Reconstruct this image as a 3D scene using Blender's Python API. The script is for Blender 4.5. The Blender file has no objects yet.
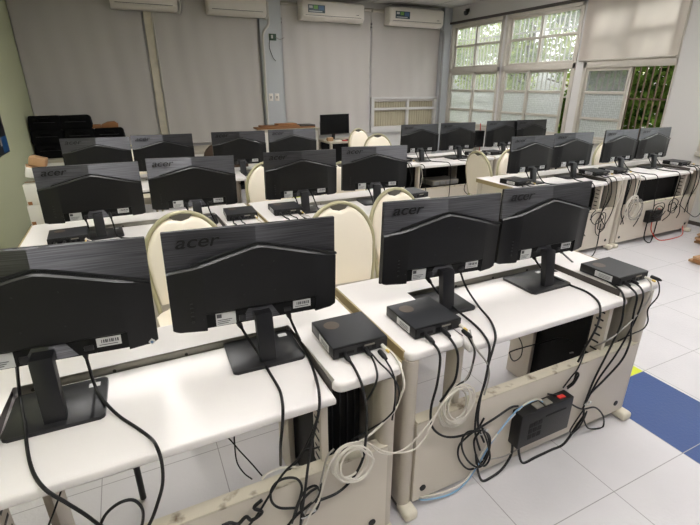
import bpy, bmesh, math, random
from mathutils import Vector, Matrix
PI = math.pi
R_ = math.radians
scene = bpy.context.scene
COL = scene.collection
random.seed(7)

# ------------------------------------------------------------------ materials
def new_mat(name):
    m = bpy.data.materials.new(name); m.use_nodes = True
    nt = m.node_tree; b = nt.nodes['Principled BSDF']
    return m, nt, b

def srgb(r, g, b):
    f = lambda c: ((c/255+0.055)/1.055)**2.4 if c > 10 else c/255/12.92
    return (f(r), f(g), f(b), 1)

def N(nt, t, **kw):
    n = nt.nodes.new(t)
    for k, v in kw.items(): setattr(n, k, v)
    return n

def coords(nt, scale=(1, 1, 1), out='Object'):
    tc = N(nt, 'ShaderNodeTexCoord'); mp = N(nt, 'ShaderNodeMapping')
    mp.inputs['Scale'].default_value = scale
    nt.links.new(tc.outputs[out], mp.inputs['Vector'])
    return mp.outputs['Vector']

def mat(name, c, rough=.5, metal=0., var=.06, scale=8., bump=0., bscale=60., stretch=(1, 1, 1), coat=0., spec=.5):
    """Principled surface whose colour wanders a little (wear, dust) with noise."""
    m, nt, b = new_mat(name)
    v = coords(nt, stretch)
    n = N(nt, 'ShaderNodeTexNoise'); n.inputs['Scale'].default_value = scale; n.inputs['Detail'].default_value = 4
    nt.links.new(v, n.inputs['Vector'])
    ramp = N(nt, 'ShaderNodeMix', data_type='RGBA')
    ramp.inputs['A'].default_value = [x*(1-var) for x in c[:3]]+[1]
    ramp.inputs['B'].default_value = [min(1, x*(1+var)) for x in c[:3]]+[1]
    nt.links.new(n.outputs['Fac'], ramp.inputs['Factor'])
    nt.links.new(ramp.outputs['Result'], b.inputs['Base Color'])
    b.inputs['Roughness'].default_value = rough; b.inputs['Metallic'].default_value = metal
    b.inputs['Coat Weight'].default_value = coat; b.inputs['Specular IOR Level'].default_value = spec
    if bump:
        n2 = N(nt, 'ShaderNodeTexNoise'); n2.inputs['Scale'].default_value = bscale
        nt.links.new(v, n2.inputs['Vector'])
        bp = N(nt, 'ShaderNodeBump'); bp.inputs['Strength'].default_value = bump; bp.inputs['Distance'].default_value = .002
        nt.links.new(n2.outputs['Fac'], bp.inputs['Height']); nt.links.new(bp.outputs['Normal'], b.inputs['Normal'])
    return m

M = {}
M['white_lam'] = mat('white_laminate', srgb(230, 225, 223), .42, var=.02, scale=3)
M['edge_tan'] = mat('tan_edge_band', srgb(160, 143, 104), .5)
M['edge_dark'] = mat('dark_edge', srgb(70, 64, 60), .5)
M['edge_black'] = mat('black_plastic_trim', srgb(22, 22, 23), .5)
M['beige'] = mat('beige_painted_steel', srgb(206, 197, 184), .42, var=.05, scale=5)
M['beige_leg'] = mat('beige_leg_steel', srgb(188, 179, 166), .4, var=.05, scale=6)
M['beige_dirty'] = None
M['rail'] = mat('grey_rail_steel', srgb(150, 147, 138), .4, .5, var=.1, scale=14)
M['screw'] = mat('dark_screw', srgb(60, 58, 54), .4, .6)
M['cap'] = mat('cream_foot_plastic', srgb(214, 207, 190), .5, var=.12, scale=30)
M['black'] = mat('black_plastic', srgb(15, 15, 16), .42, var=.15, scale=20, bump=.12, bscale=400, spec=.4)
M['black_matte'] = mat('black_matte', srgb(9, 9, 10), .65, var=.15, spec=.3)
M['base_grey'] = mat('charcoal_plastic', srgb(27, 27, 30), .38, var=.12, scale=20)
M['logo'] = mat('dark_gloss_lettering', srgb(20, 20, 21), .3, var=.05)
M['ridge'] = mat('satin_ridge_highlight', srgb(34, 34, 36), .38, var=.05, spec=.7)  # greyer than the housing: the chamfer's caught light put into its colour
M['screen'] = mat('screen_glass', srgb(8, 9, 11), .22, var=.05)
M['cable_black'] = mat('black_rubber_cable', srgb(15, 15, 16), .45, var=.1, spec=.35)
M['cable_white'] = mat('white_cable_jacket', srgb(214, 208, 198), .45, var=.05)
M['cable_grey'] = mat('grey_cable_jacket', srgb(150, 146, 140), .5, var=.05)
M['cable_blue'] = mat('light_blue_cable_jacket', srgb(140, 178, 214), .45, var=.05)
M['cable_red'] = mat('red_cable_jacket', srgb(205, 60, 45), .45, var=.05)
M['yellow_plug'] = mat('yellow_plug', srgb(220, 190, 90), .5)
M['sticker'] = mat('paper_sticker', srgb(196, 196, 196), .5, var=.04, scale=40)
M['ink'] = mat('printed_ink', srgb(70, 70, 74), .6)
M['cream'] = mat('cream_vinyl', srgb(246, 236, 218), .42, var=.03, scale=4, bump=.08, bscale=120)
M['gold'] = mat('olive_gold_enamel', srgb(178, 172, 140), .36, .2, var=.08, scale=12)
M['handle_grey'] = mat('grey_handle_plastic', srgb(92, 88, 80), .5)
M['wall_green'] = mat('green_wall_paint', srgb(200, 204, 170), .75, var=.03, scale=2, bump=.05)
M['wall_white'] = mat('white_wall_paint', srgb(206, 204, 202), .75, var=.02, scale=2, bump=.05)
M['wall_blue'] = mat('pale_blue_wall_paint', srgb(190, 193, 196), .7, var=.03, scale=2)
M['ceil'] = None
M['dark_front_wall'] = mat('dark_grey_front_wall', srgb(52, 52, 56), .85, var=.2, scale=3, stretch=(6, 1, .3))  # unseen wall behind the camera, darkened so monitor reflections gain contrast
M['blind'] = mat('grey_blind_fabric', srgb(196, 191, 187), .8, var=.03, scale=.9, stretch=(3, 1, .6), bump=.1, bscale=5)
M['pole'] = mat('cream_pole_paint', srgb(206, 197, 178), .55, var=.2, scale=9)
M['frame'] = mat('cream_window_aluminium', srgb(190, 184, 174), .45, var=.08, scale=8)
M['grille_dark'] = mat('rusty_grille', srgb(96, 80, 62), .6, var=.25, scale=20)
M['grille_light'] = mat('pale_grille', srgb(196, 190, 180), .5, var=.1, scale=20)
M['ac'] = mat('off_white_ac_plastic', srgb(226, 220, 212), .4, var=.03)
M['ac_dark'] = mat('ac_vent_dark', srgb(90, 88, 84), .5)
M['pipe'] = mat('grey_conduit', srgb(150, 150, 150), .45, .2)
M['pipe_white'] = mat('white_pipe_wrap', srgb(200, 196, 188), .5)
M['label_dark'] = mat('dark_label', srgb(54, 72, 80), .4)
M['label_green'] = mat('green_label', srgb(110, 160, 76), .4)
M['label_blue'] = mat('blue_label', srgb(72, 104, 140), .4)
M['pcb'] = mat('green_circuit', srgb(52, 78, 60), .5, var=.4, scale=60)
M['kraft'] = mat('kraft_cardboard', srgb(178, 142, 106), .8, var=.1, scale=10)
M['kraft_dark'] = mat('brown_cardboard', srgb(150, 104, 66), .8, var=.15, scale=14)
M['white_card'] = mat('white_cardboard', srgb(226, 222, 214), .6, var=.04)
M['bag'] = mat('black_bag_nylon', srgb(11, 11, 12), .85, var=.3, scale=12, bump=.5, bscale=30, spec=.15)
M['brown_vinyl'] = mat('dark_brown_vinyl', srgb(70, 50, 34), .5, var=.2)
M['wood'] = mat('brown_wood', srgb(140, 96, 58), .6, var=.3, scale=6, stretch=(1, 8, 8))
M['counter'] = mat('pale_counter', srgb(188, 180, 164), .5)
M['red'] = mat('red_plastic', srgb(186, 48, 42), .4)
M['poster_black'] = mat('poster_black', srgb(22, 24, 30), .35, var=.5, scale=30)
M['poster_blue'] = mat('poster_blue', srgb(30, 84, 140), .35, var=.35, scale=14)
M['poster_white'] = mat('poster_white', srgb(200, 190, 180), .4)
M['bark'] = mat('tree_bark', srgb(86, 70, 54), .9, var=.3, scale=14)
M['pleat'] = mat('beige_pleats', srgb(176, 168, 146), .8, var=.05)

def dirty_beige():
    m, nt, b = new_mat('dirty_beige_lip')
    v = coords(nt, (1, 1, 1))
    n = N(nt, 'ShaderNodeTexNoise'); n.inputs['Scale'].default_value = 18; n.inputs['Detail'].default_value = 6
    nt.links.new(v, n.inputs['Vector'])
    r = N(nt, 'ShaderNodeValToRGB'); e = r.color_ramp.elements
    e[0].position = .27; e[0].color = srgb(92, 70, 46); e[1].position = .45; e[1].color = srgb(200, 192, 174)
    nt.links.new(n.outputs['Fac'], r.inputs['Fac']); nt.links.new(r.outputs['Color'], b.inputs['Base Color'])
    b.inputs['Roughness'].default_value = .6
    return m
M['beige_dirty'] = dirty_beige()

def brushed():
    m, nt, b = new_mat('brushed_black_plastic')
    v = coords(nt, (2.2, 2, 150))
    n = N(nt, 'ShaderNodeTexNoise'); n.inputs['Scale'].default_value = 2.2; n.inputs['Detail'].default_value = 5
    nt.links.new(v, n.inputs['Vector'])
    mx = N(nt, 'ShaderNodeMix', data_type='RGBA'); mx.inputs['A'].default_value = srgb(30, 30, 32); mx.inputs['B'].default_value = srgb(132, 132, 136)
    nt.links.new(n.outputs['Fac'], mx.inputs['Factor']); nt.links.new(mx.outputs['Result'], b.inputs['Base Color'])
    mr = N(nt, 'ShaderNodeMapRange'); mr.inputs['To Min'].default_value = .40; mr.inputs['To Max'].default_value = .46
    nt.links.new(n.outputs['Fac'], mr.inputs['Value']); nt.links.new(mr.outputs['Result'], b.inputs['Roughness'])
    bp = N(nt, 'ShaderNodeBump'); bp.inputs['Strength'].default_value = .25; bp.inputs['Distance'].default_value = .001
    nt.links.new(n.outputs['Fac'], bp.inputs['Height']); nt.links.new(bp.outputs['Normal'], b.inputs['Normal'])
    b.inputs['Specular IOR Level'].default_value = .8
    b.inputs['Metallic'].default_value = 1.
    b.inputs['Anisotropic'].default_value = 1.
    cx = N(nt, 'ShaderNodeCombineXYZ'); cx.inputs[2].default_value = 1
    vt = N(nt, 'ShaderNodeVectorTransform', vector_type='VECTOR', convert_from='OBJECT', convert_to='WORLD')
    nt.links.new(cx.outputs[0], vt.inputs[0]); nt.links.new(vt.outputs[0], b.inputs['Tangent'])
    return m
M['brushed'] = brushed()

def perforated(name, c, hole, scale=190):
    m, nt, b = new_mat(name)
    v = coords(nt, (1, 1, 1))
    w = N(nt, 'ShaderNodeTexVoronoi'); w.inputs['Scale'].default_value = scale; w.inputs['Randomness'].default_value = 0
    nt.links.new(v, w.inputs['Vector'])
    r = N(nt, 'ShaderNodeValToRGB'); e = r.color_ramp.elements
    e[0].position = .28; e[0].color = hole; e[1].position = .36; e[1].color = c
    nt.links.new(w.outputs['Distance'], r.inputs['Fac']); nt.links.new(r.outputs['Color'], b.inputs['Base Color'])
    b.inputs['Roughness'].default_value = .45
    return m
M['perf'] = perforated('perforated_black_steel', srgb(46, 47, 51), srgb(12, 12, 12))
M['fan'] = perforated('fan_grille_holes', srgb(92, 80, 72), srgb(20, 16, 14), 260)

def floor_mat():
    m, nt, b = new_mat('grey_floor_tiles')
    tc = N(nt, 'ShaderNodeTexCoord'); sp = N(nt, 'ShaderNodeSeparateXYZ'); nt.links.new(tc.outputs['Object'], sp.inputs['Vector'])
    def math_(op, a, bb=None, c=None):
        n = N(nt, 'ShaderNodeMath', operation=op)
        for i, x in enumerate((a, bb, c)):
            if x is None: continue
            if isinstance(x, (int, float)): n.inputs[i].default_value = x
            else: nt.links.new(x, n.inputs[i])
        return n.outputs[0]
    T = .48
    def grid(s, o):
        q = math_('DIVIDE', math_('SUBTRACT', s, o), T)
        fr = math_('SUBTRACT', q, math_('FLOOR', q))
        d = math_('MINIMUM', fr, math_('SUBTRACT', 1., fr))
        return q, math_('LESS_THAN', d, .004)
    qx, lx = grid(sp.outputs['X'], .385); qy, ly = grid(sp.outputs['Y'], .19)
    line = math_('MAXIMUM', lx, ly)
    col_in = math_('MULTIPLY', math_('GREATER_THAN', qx, 2.0), math_('LESS_THAN', qx, 2.96))
    par = math_('MAXIMUM', math_('MODULO', math_('ADD', math_('FLOOR', qy), 20.), 2.), math_('LESS_THAN', qy, 0.))     # 1 = blue
    n = N(nt, 'ShaderNodeTexNoise'); n.inputs['Scale'].default_value = 3; n.inputs['Detail'].default_value = 6
    nt.links.new(tc.outputs['Object'], n.inputs['Vector'])
    n2 = N(nt, 'ShaderNodeTexNoise'); n2.inputs['Scale'].default_value = 70; n2.inputs['Detail'].default_value = 4
    nt.links.new(tc.outputs['Object'], n2.inputs['Vector'])
    def mix(f, a, bb):
        x = N(nt, 'ShaderNodeMix', data_type='RGBA')
        if isinstance(f, float): x.inputs['Factor'].default_value = f
        else: nt.links.new(f, x.inputs['Factor'])
        for k, q in (('A', a), ('B', bb)):
            if isinstance(q, tuple): x.inputs[k].default_value = q
            else: nt.links.new(q, x.inputs[k])
        return x.outputs['Result']
    base = mix(n.outputs['Fac'], srgb(192, 189, 192), srgb(210, 206, 208))
    base = mix(n2.outputs['Fac'], base, srgb(196, 194, 200)) if False else base
    cb = mix(par, srgb(206, 214, 40), srgb(34, 66, 124))
    c = mix(col_in, base, cb)
    c = mix(line, c, srgb(150, 147, 148))
    nt.links.new(c, b.inputs['Base Color'])
    mr = N(nt, 'ShaderNodeMapRange'); mr.inputs['To Min'].default_value = .34; mr.inputs['To Max'].default_value = .5
    nt.links.new(n.outputs['Fac'], mr.inputs['Value']); nt.links.new(mr.outputs['Result'], b.inputs['Roughness'])
    bp = N(nt, 'ShaderNodeBump'); bp.inputs['Strength'].default_value = .5; bp.inputs['Distance'].default_value = .003
    nt.links.new(n2.outputs['Fac'], bp.inputs['Height']); nt.links.new(bp.outputs['Normal'], b.inputs['Normal'])
    return m
M['floor'] = floor_mat()

def ceil_mat():
    m, nt, b = new_mat('ceiling_tiles')
    v = coords(nt, (1, 1, 1))
    br = N(nt, 'ShaderNodeTexBrick'); br.offset = 0; br.inputs['Scale'].default_value = 1
    br.inputs['Brick Width'].default_value = .6; br.inputs['Row Height'].default_value = .6; br.inputs['Mortar Size'].default_value = .012
    br.inputs['Color1'].default_value = srgb(196, 196, 192); br.inputs['Color2'].default_value = srgb(204, 203, 199); br.inputs['Mortar'].default_value = srgb(150, 150, 148)
    nt.links.new(v, br.inputs['Vector']); nt.links.new(br.outputs['Color'], b.inputs['Base Color']); b.inputs['Roughness'].default_value = .85
    return m
M['ceil'] = ceil_mat()

def glass(name, tint, frost, pattern=False):
    """window glass: lets light through; frosted glass scatters part of it"""
    m, nt, b = new_mat(name)
    nt.nodes.remove(b); out = nt.nodes['Material Output']
    tr = N(nt, 'ShaderNodeBsdfTransparent'); tr.inputs['Color'].default_value = tint
    gl = N(nt, 'ShaderNodeBsdfGlossy'); gl.inputs['Roughness'].default_value = .08
    tl = N(nt, 'ShaderNodeBsdfTranslucent'); tl.inputs['Color'].default_value = (.82, .84, .84, 1)
    df = N(nt, 'ShaderNodeBsdfDiffuse'); df.inputs['Color'].default_value = (.7, .72, .74, 1)
    a = N(nt, 'ShaderNodeMixShader'); a.inputs['Fac'].default_value = .35
    nt.links.new(tl.outputs[0], a.inputs[1]); nt.links.new(df.outputs[0], a.inputs[2])
    s = N(nt, 'ShaderNodeMixShader')
    if pattern:
        v = coords(nt, (1, 1, 1)); w = N(nt, 'ShaderNodeTexVoronoi'); w.inputs['Scale'].default_value = 34; w.inputs['Randomness'].default_value = .35
        nt.links.new(v, w.inputs['Vector'])
        mr = N(nt, 'ShaderNodeMapRange'); mr.inputs['From Max'].default_value = .7; mr.inputs['To Min'].default_value = frost-.18; mr.inputs['To Max'].default_value = min(1, frost+.12)
        nt.links.new(w.outputs['Distance'], mr.inputs['Value']); nt.links.new(mr.outputs['Result'], s.inputs['Fac'])
    else: s.inputs['Fac'].default_value = frost
    nt.links.new(tr.outputs[0], s.inputs[1]); nt.links.new(a.outputs[0], s.inputs[2])
    g = N(nt, 'ShaderNodeMixShader'); g.inputs['Fac'].default_value = .05
    nt.links.new(s.outputs[0], g.inputs[1]); nt.links.new(gl.outputs[0], g.inputs[2]); nt.links.new(g.outputs[0], out.inputs['Surface'])
    return m
M['glass'] = glass('clear_glass', (.92, .95, .95, 1), .22)
M['frost'] = glass('patterned_frosted_glass', (.9, .93, .93, 1), .72, True)

def fabric_blind():
    m, nt, b = new_mat('backlit_blind_fabric')
    nt.nodes.remove(b); out = nt.nodes['Material Output']
    d = N(nt, 'ShaderNodeBsdfDiffuse'); d.inputs['Color'].default_value = srgb(214, 206, 198)
    t = N(nt, 'ShaderNodeBsdfTranslucent'); t.inputs['Color'].default_value = srgb(216, 206, 196)
    s = N(nt, 'ShaderNodeMixShader'); s.inputs['Fac'].default_value = .45
    nt.links.new(d.outputs[0], s.inputs[1]); nt.links.new(t.outputs[0], s.inputs[2]); nt.links.new(s.outputs[0], out.inputs['Surface'])
    return m
M['blind_lit'] = fabric_blind()

def leaf(name, c1, c2):
    m, nt, b = new_mat(name)
    nt.nodes.remove(b); out = nt.nodes['Material Output']
    oi = N(nt, 'ShaderNodeTexCoord'); n = N(nt, 'ShaderNodeTexNoise'); n.inputs['Scale'].default_value = 3.5; n.inputs['Detail'].default_value = 5
    nt.links.new(oi.outputs['Object'], n.inputs['Vector'])
    r = N(nt, 'ShaderNodeValToRGB'); r.color_ramp.elements[0].position = .35; r.color_ramp.elements[1].position = .68
    r.color_ramp.elements[0].color = c1; r.color_ramp.elements[1].color = c2
    nt.links.new(n.outputs['Fac'], r.inputs['Fac'])
    d = N(nt, 'ShaderNodeBsdfDiffuse'); t = N(nt, 'ShaderNodeBsdfTranslucent'); s = N(nt, 'ShaderNodeMixShader'); s.inputs['Fac'].default_value = .4
    nt.links.new(r.outputs['Color'], d.inputs['Color']); nt.links.new(r.outputs['Color'], t.inputs['Color'])
    nt.links.new(d.outputs[0], s.inputs[1]); nt.links.new(t.outputs[0], s.inputs[2]); nt.links.new(s.outputs[0], out.inputs['Surface'])
    return m
M['leaf_dark'] = leaf('dark_green_leaves', srgb(36, 60, 26), srgb(112, 136, 62))
M['leaf_light'] = leaf('yellow_green_leaves', srgb(110, 138, 60), srgb(196, 206, 108))

def lamp_mat(strength):
    m, nt, b = new_mat('fluorescent_diffuser')
    b.inputs['Base Color'].default_value = (.9, .9, .9, 1)
    b.inputs['Emission Color'].default_value = (1, .975, .955, 1); b.inputs['Emission Strength'].default_value = strength
    return m

# ------------------------------------------------------------------ mesh helpers
class MB:
    def __init__(s): s.bm = bmesh.new(); s.mi = 0
    def _tag(s, faces):
        for f in faces: f.material_index = s.mi
    def box(s, x0, x1, y0, y1, z0, z1, bev=0., seg=2, M4=None):
        before = set(s.bm.faces)
        r = bmesh.ops.create_cube(s.bm, size=1.0)
        vs = r['verts']
        bmesh.ops.scale(s.bm, vec=(x1-x0, y1-y0, z1-z0), verts=vs)
        bmesh.ops.translate(s.bm, vec=((x0+x1)/2, (y0+y1)/2, (z0+z1)/2), verts=vs)
        if bev:
            es = list({e for v in vs for e in v.link_edges})
            bmesh.ops.bevel(s.bm, geom=es, offset=bev, segments=seg, affect='EDGES', profile=.5)
        new = [f for f in s.bm.faces if f not in before]; s._tag(new)
        if M4 is not None: bmesh.ops.transform(s.bm, matrix=M4, verts=list({v for f in new for v in f.verts}))
        return s
    def prism(s, poly, axis, a, b, bev=0., seg=2):
        before = set(s.bm.faces)
        def P(u, v, w): return {'z': (u, v, w), 'y': (u, w, v), 'x': (w, u, v)}[axis]
        n = len(poly)
        A = [s.bm.verts.new(P(u, v, a)) for u, v in poly]; B = [s.bm.verts.new(P(u, v, b)) for u, v in poly]
        s.bm.faces.new(A[::-1]); s.bm.faces.new(B)
        for i in range(n): s.bm.faces.new((A[i], A[(i+1) % n], B[(i+1) % n], B[i]))
        new = [f for f in s.bm.faces if f not in before]
        if bev:
            caps = set(A), set(B)
            es = [e for e in {e for f in new for e in f.edges} if all(v in caps[0] for v in e.verts) or all(v in caps[1] for v in e.verts)]
            bmesh.ops.bevel(s.bm, geom=es, offset=bev, segments=seg, affect='EDGES', profile=.5)
        new = [f for f in s.bm.faces if f not in before]; s._tag(new)
        bmesh.ops.recalc_face_normals(s.bm, faces=new)
        return s
    def tube(s, pts, r, n=8, cap=True, closed=False):
        pts = [Vector(p) for p in pts]; rings = []
        up = None; m = len(pts)
        for i, p in enumerate(pts):
            a = pts[i-1] if (i or closed) else p; b = pts[(i+1) % m] if (i < m-1 or closed) else p
            t = (b-a)
            if t.length < 1e-9: t = Vector((0, 0, 1))
            t.normalize()
            if up is None: up = t.orthogonal().normalized()
            else:
                up = up-t*up.dot(t)
                up = up.normalized() if up.length > 1e-6 else t.orthogonal().normalized()
            w = t.cross(up); rr = r[i] if isinstance(r, (list, tuple)) else r
            rings.append([s.bm.verts.new(p+(up*math.cos(2*PI*k/n)+w*math.sin(2*PI*k/n))*rr) for k in range(n)])
        fs = []
        for i in range(m if closed else m-1):
            a = rings[i]; b = rings[(i+1) % m]
            for k in range(n): fs.append(s.bm.faces.new((a[k], a[(k+1) % n], b[(k+1) % n], b[k])))
        if cap and not closed: fs += [s.bm.faces.new(rings[0][::-1]), s.bm.faces.new(rings[-1])]
        s._tag(fs); return s
    def cyl(s, p0, p1, r, n=20): return s.tube([p0, p1], r, n)
    def lathe(s, prof, n=24, c=(0, 0, 0)):
        rings = [[s.bm.verts.new((c[0]+r*math.cos(2*PI*k/n), c[1]+r*math.sin(2*PI*k/n), c[2]+z)) for k in range(n)] for r, z in prof]
        fs = []
        for a, b in zip(rings, rings[1:]):
            for k in range(n): fs.append(s.bm.faces.new((a[k], a[(k+1) % n], b[(k+1) % n], b[k])))
        fs += [s.bm.faces.new(rings[0][::-1]), s.bm.faces.new(rings[-1])]
        s._tag(fs); return s
    def quad(s, *vs):
        f = s.bm.faces.new([s.bm.verts.new(v) for v in vs]); s._tag([f]); return s
    def mesh(s, name, mats, smooth=True, angle=38):
        me = bpy.data.meshes.new(name)
        s.bm.normal_update(); s.bm.to_mesh(me); s.bm.free()
        for m in (mats if isinstance(mats, (list, tuple)) else [mats]): me.materials.append(m)
        if smooth:
            for p in me.polygons: p.use_smooth = True
            me.set_sharp_from_angle(angle=R_(angle))
        return me
    def build(s, name, mats, parent=None, smooth=True, loc=None, angle=38):
        o = bpy.data.objects.new(name, s.mesh(name, mats, smooth, angle)); COL.objects.link(o)
        if parent is not None: o.parent = parent
        if loc is not None: o.location = loc
        return o

def rrect(x0, x1, y0, y1, r, n=5):
    out = []
    for cx, cy, a0 in ((x1-r, y1-r, 0), (x0+r, y1-r, 90), (x0+r, y0+r, 180), (x1-r, y0+r, 270)):
        for i in range(n+1):
            a = R_(a0+90*i/n); out.append((cx+r*math.cos(a), cy+r*math.sin(a)))
    return out

def spline(pts, k=6):
    P = [Vector(p) for p in pts]; P = [P[0]*2-P[1]]+P+[P[-1]*2-P[-2]]; out = []
    for i in range(1, len(P)-2):
        a, b, c, d = P[i-1:i+3]
        for j in range(k):
            t = j/k
            out.append(.5*((2*b)+(c-a)*t+(2*a-5*b+4*c-d)*t*t+(3*b-a-3*c+d)*t**3))
    out.append(P[-2]); return out

def tag(o, label, cat, group=None, kind=None):
    o['label'] = label; o['category'] = cat
    if group: o['group'] = group
    if kind: o['kind'] = kind
    return o
def thing(name, label=None, cat=None, loc=(0, 0, 0), rz=0, group=None):
    o = bpy.data.objects.new(name, None); COL.objects.link(o); o.empty_display_size = .1
    o.location = loc; o.rotation_euler = (0, 0, rz)
    if label: tag(o, label, cat, group)
    return o
def kids(o): return [c for c in ALLKIDS.get(o.name, [])]
ALLKIDS = {}
def copy_tree(o, parent=None):
    c = o.copy(); COL.objects.link(c)
    if parent is not None: c.parent = parent
    for ch in list(o.children): copy_tree(ch, c)
    return c
def struct(o, ): o['kind'] = 'structure'; return o
# light levels
LAMP_E = 46.0
LAMPS = [(-1.1, -1.2), (.15, -1.2), (1.6, -1.2), (2.9, -1.2), (-.6, 1.2), (2.2, 1.2), (3.9, 1.0), (-.9, 2.7), (2.1, 3.2), (4.0, 4.2), (2.9, 5.0)]
SKY = 1.1
EXPO = 0.04

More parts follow.
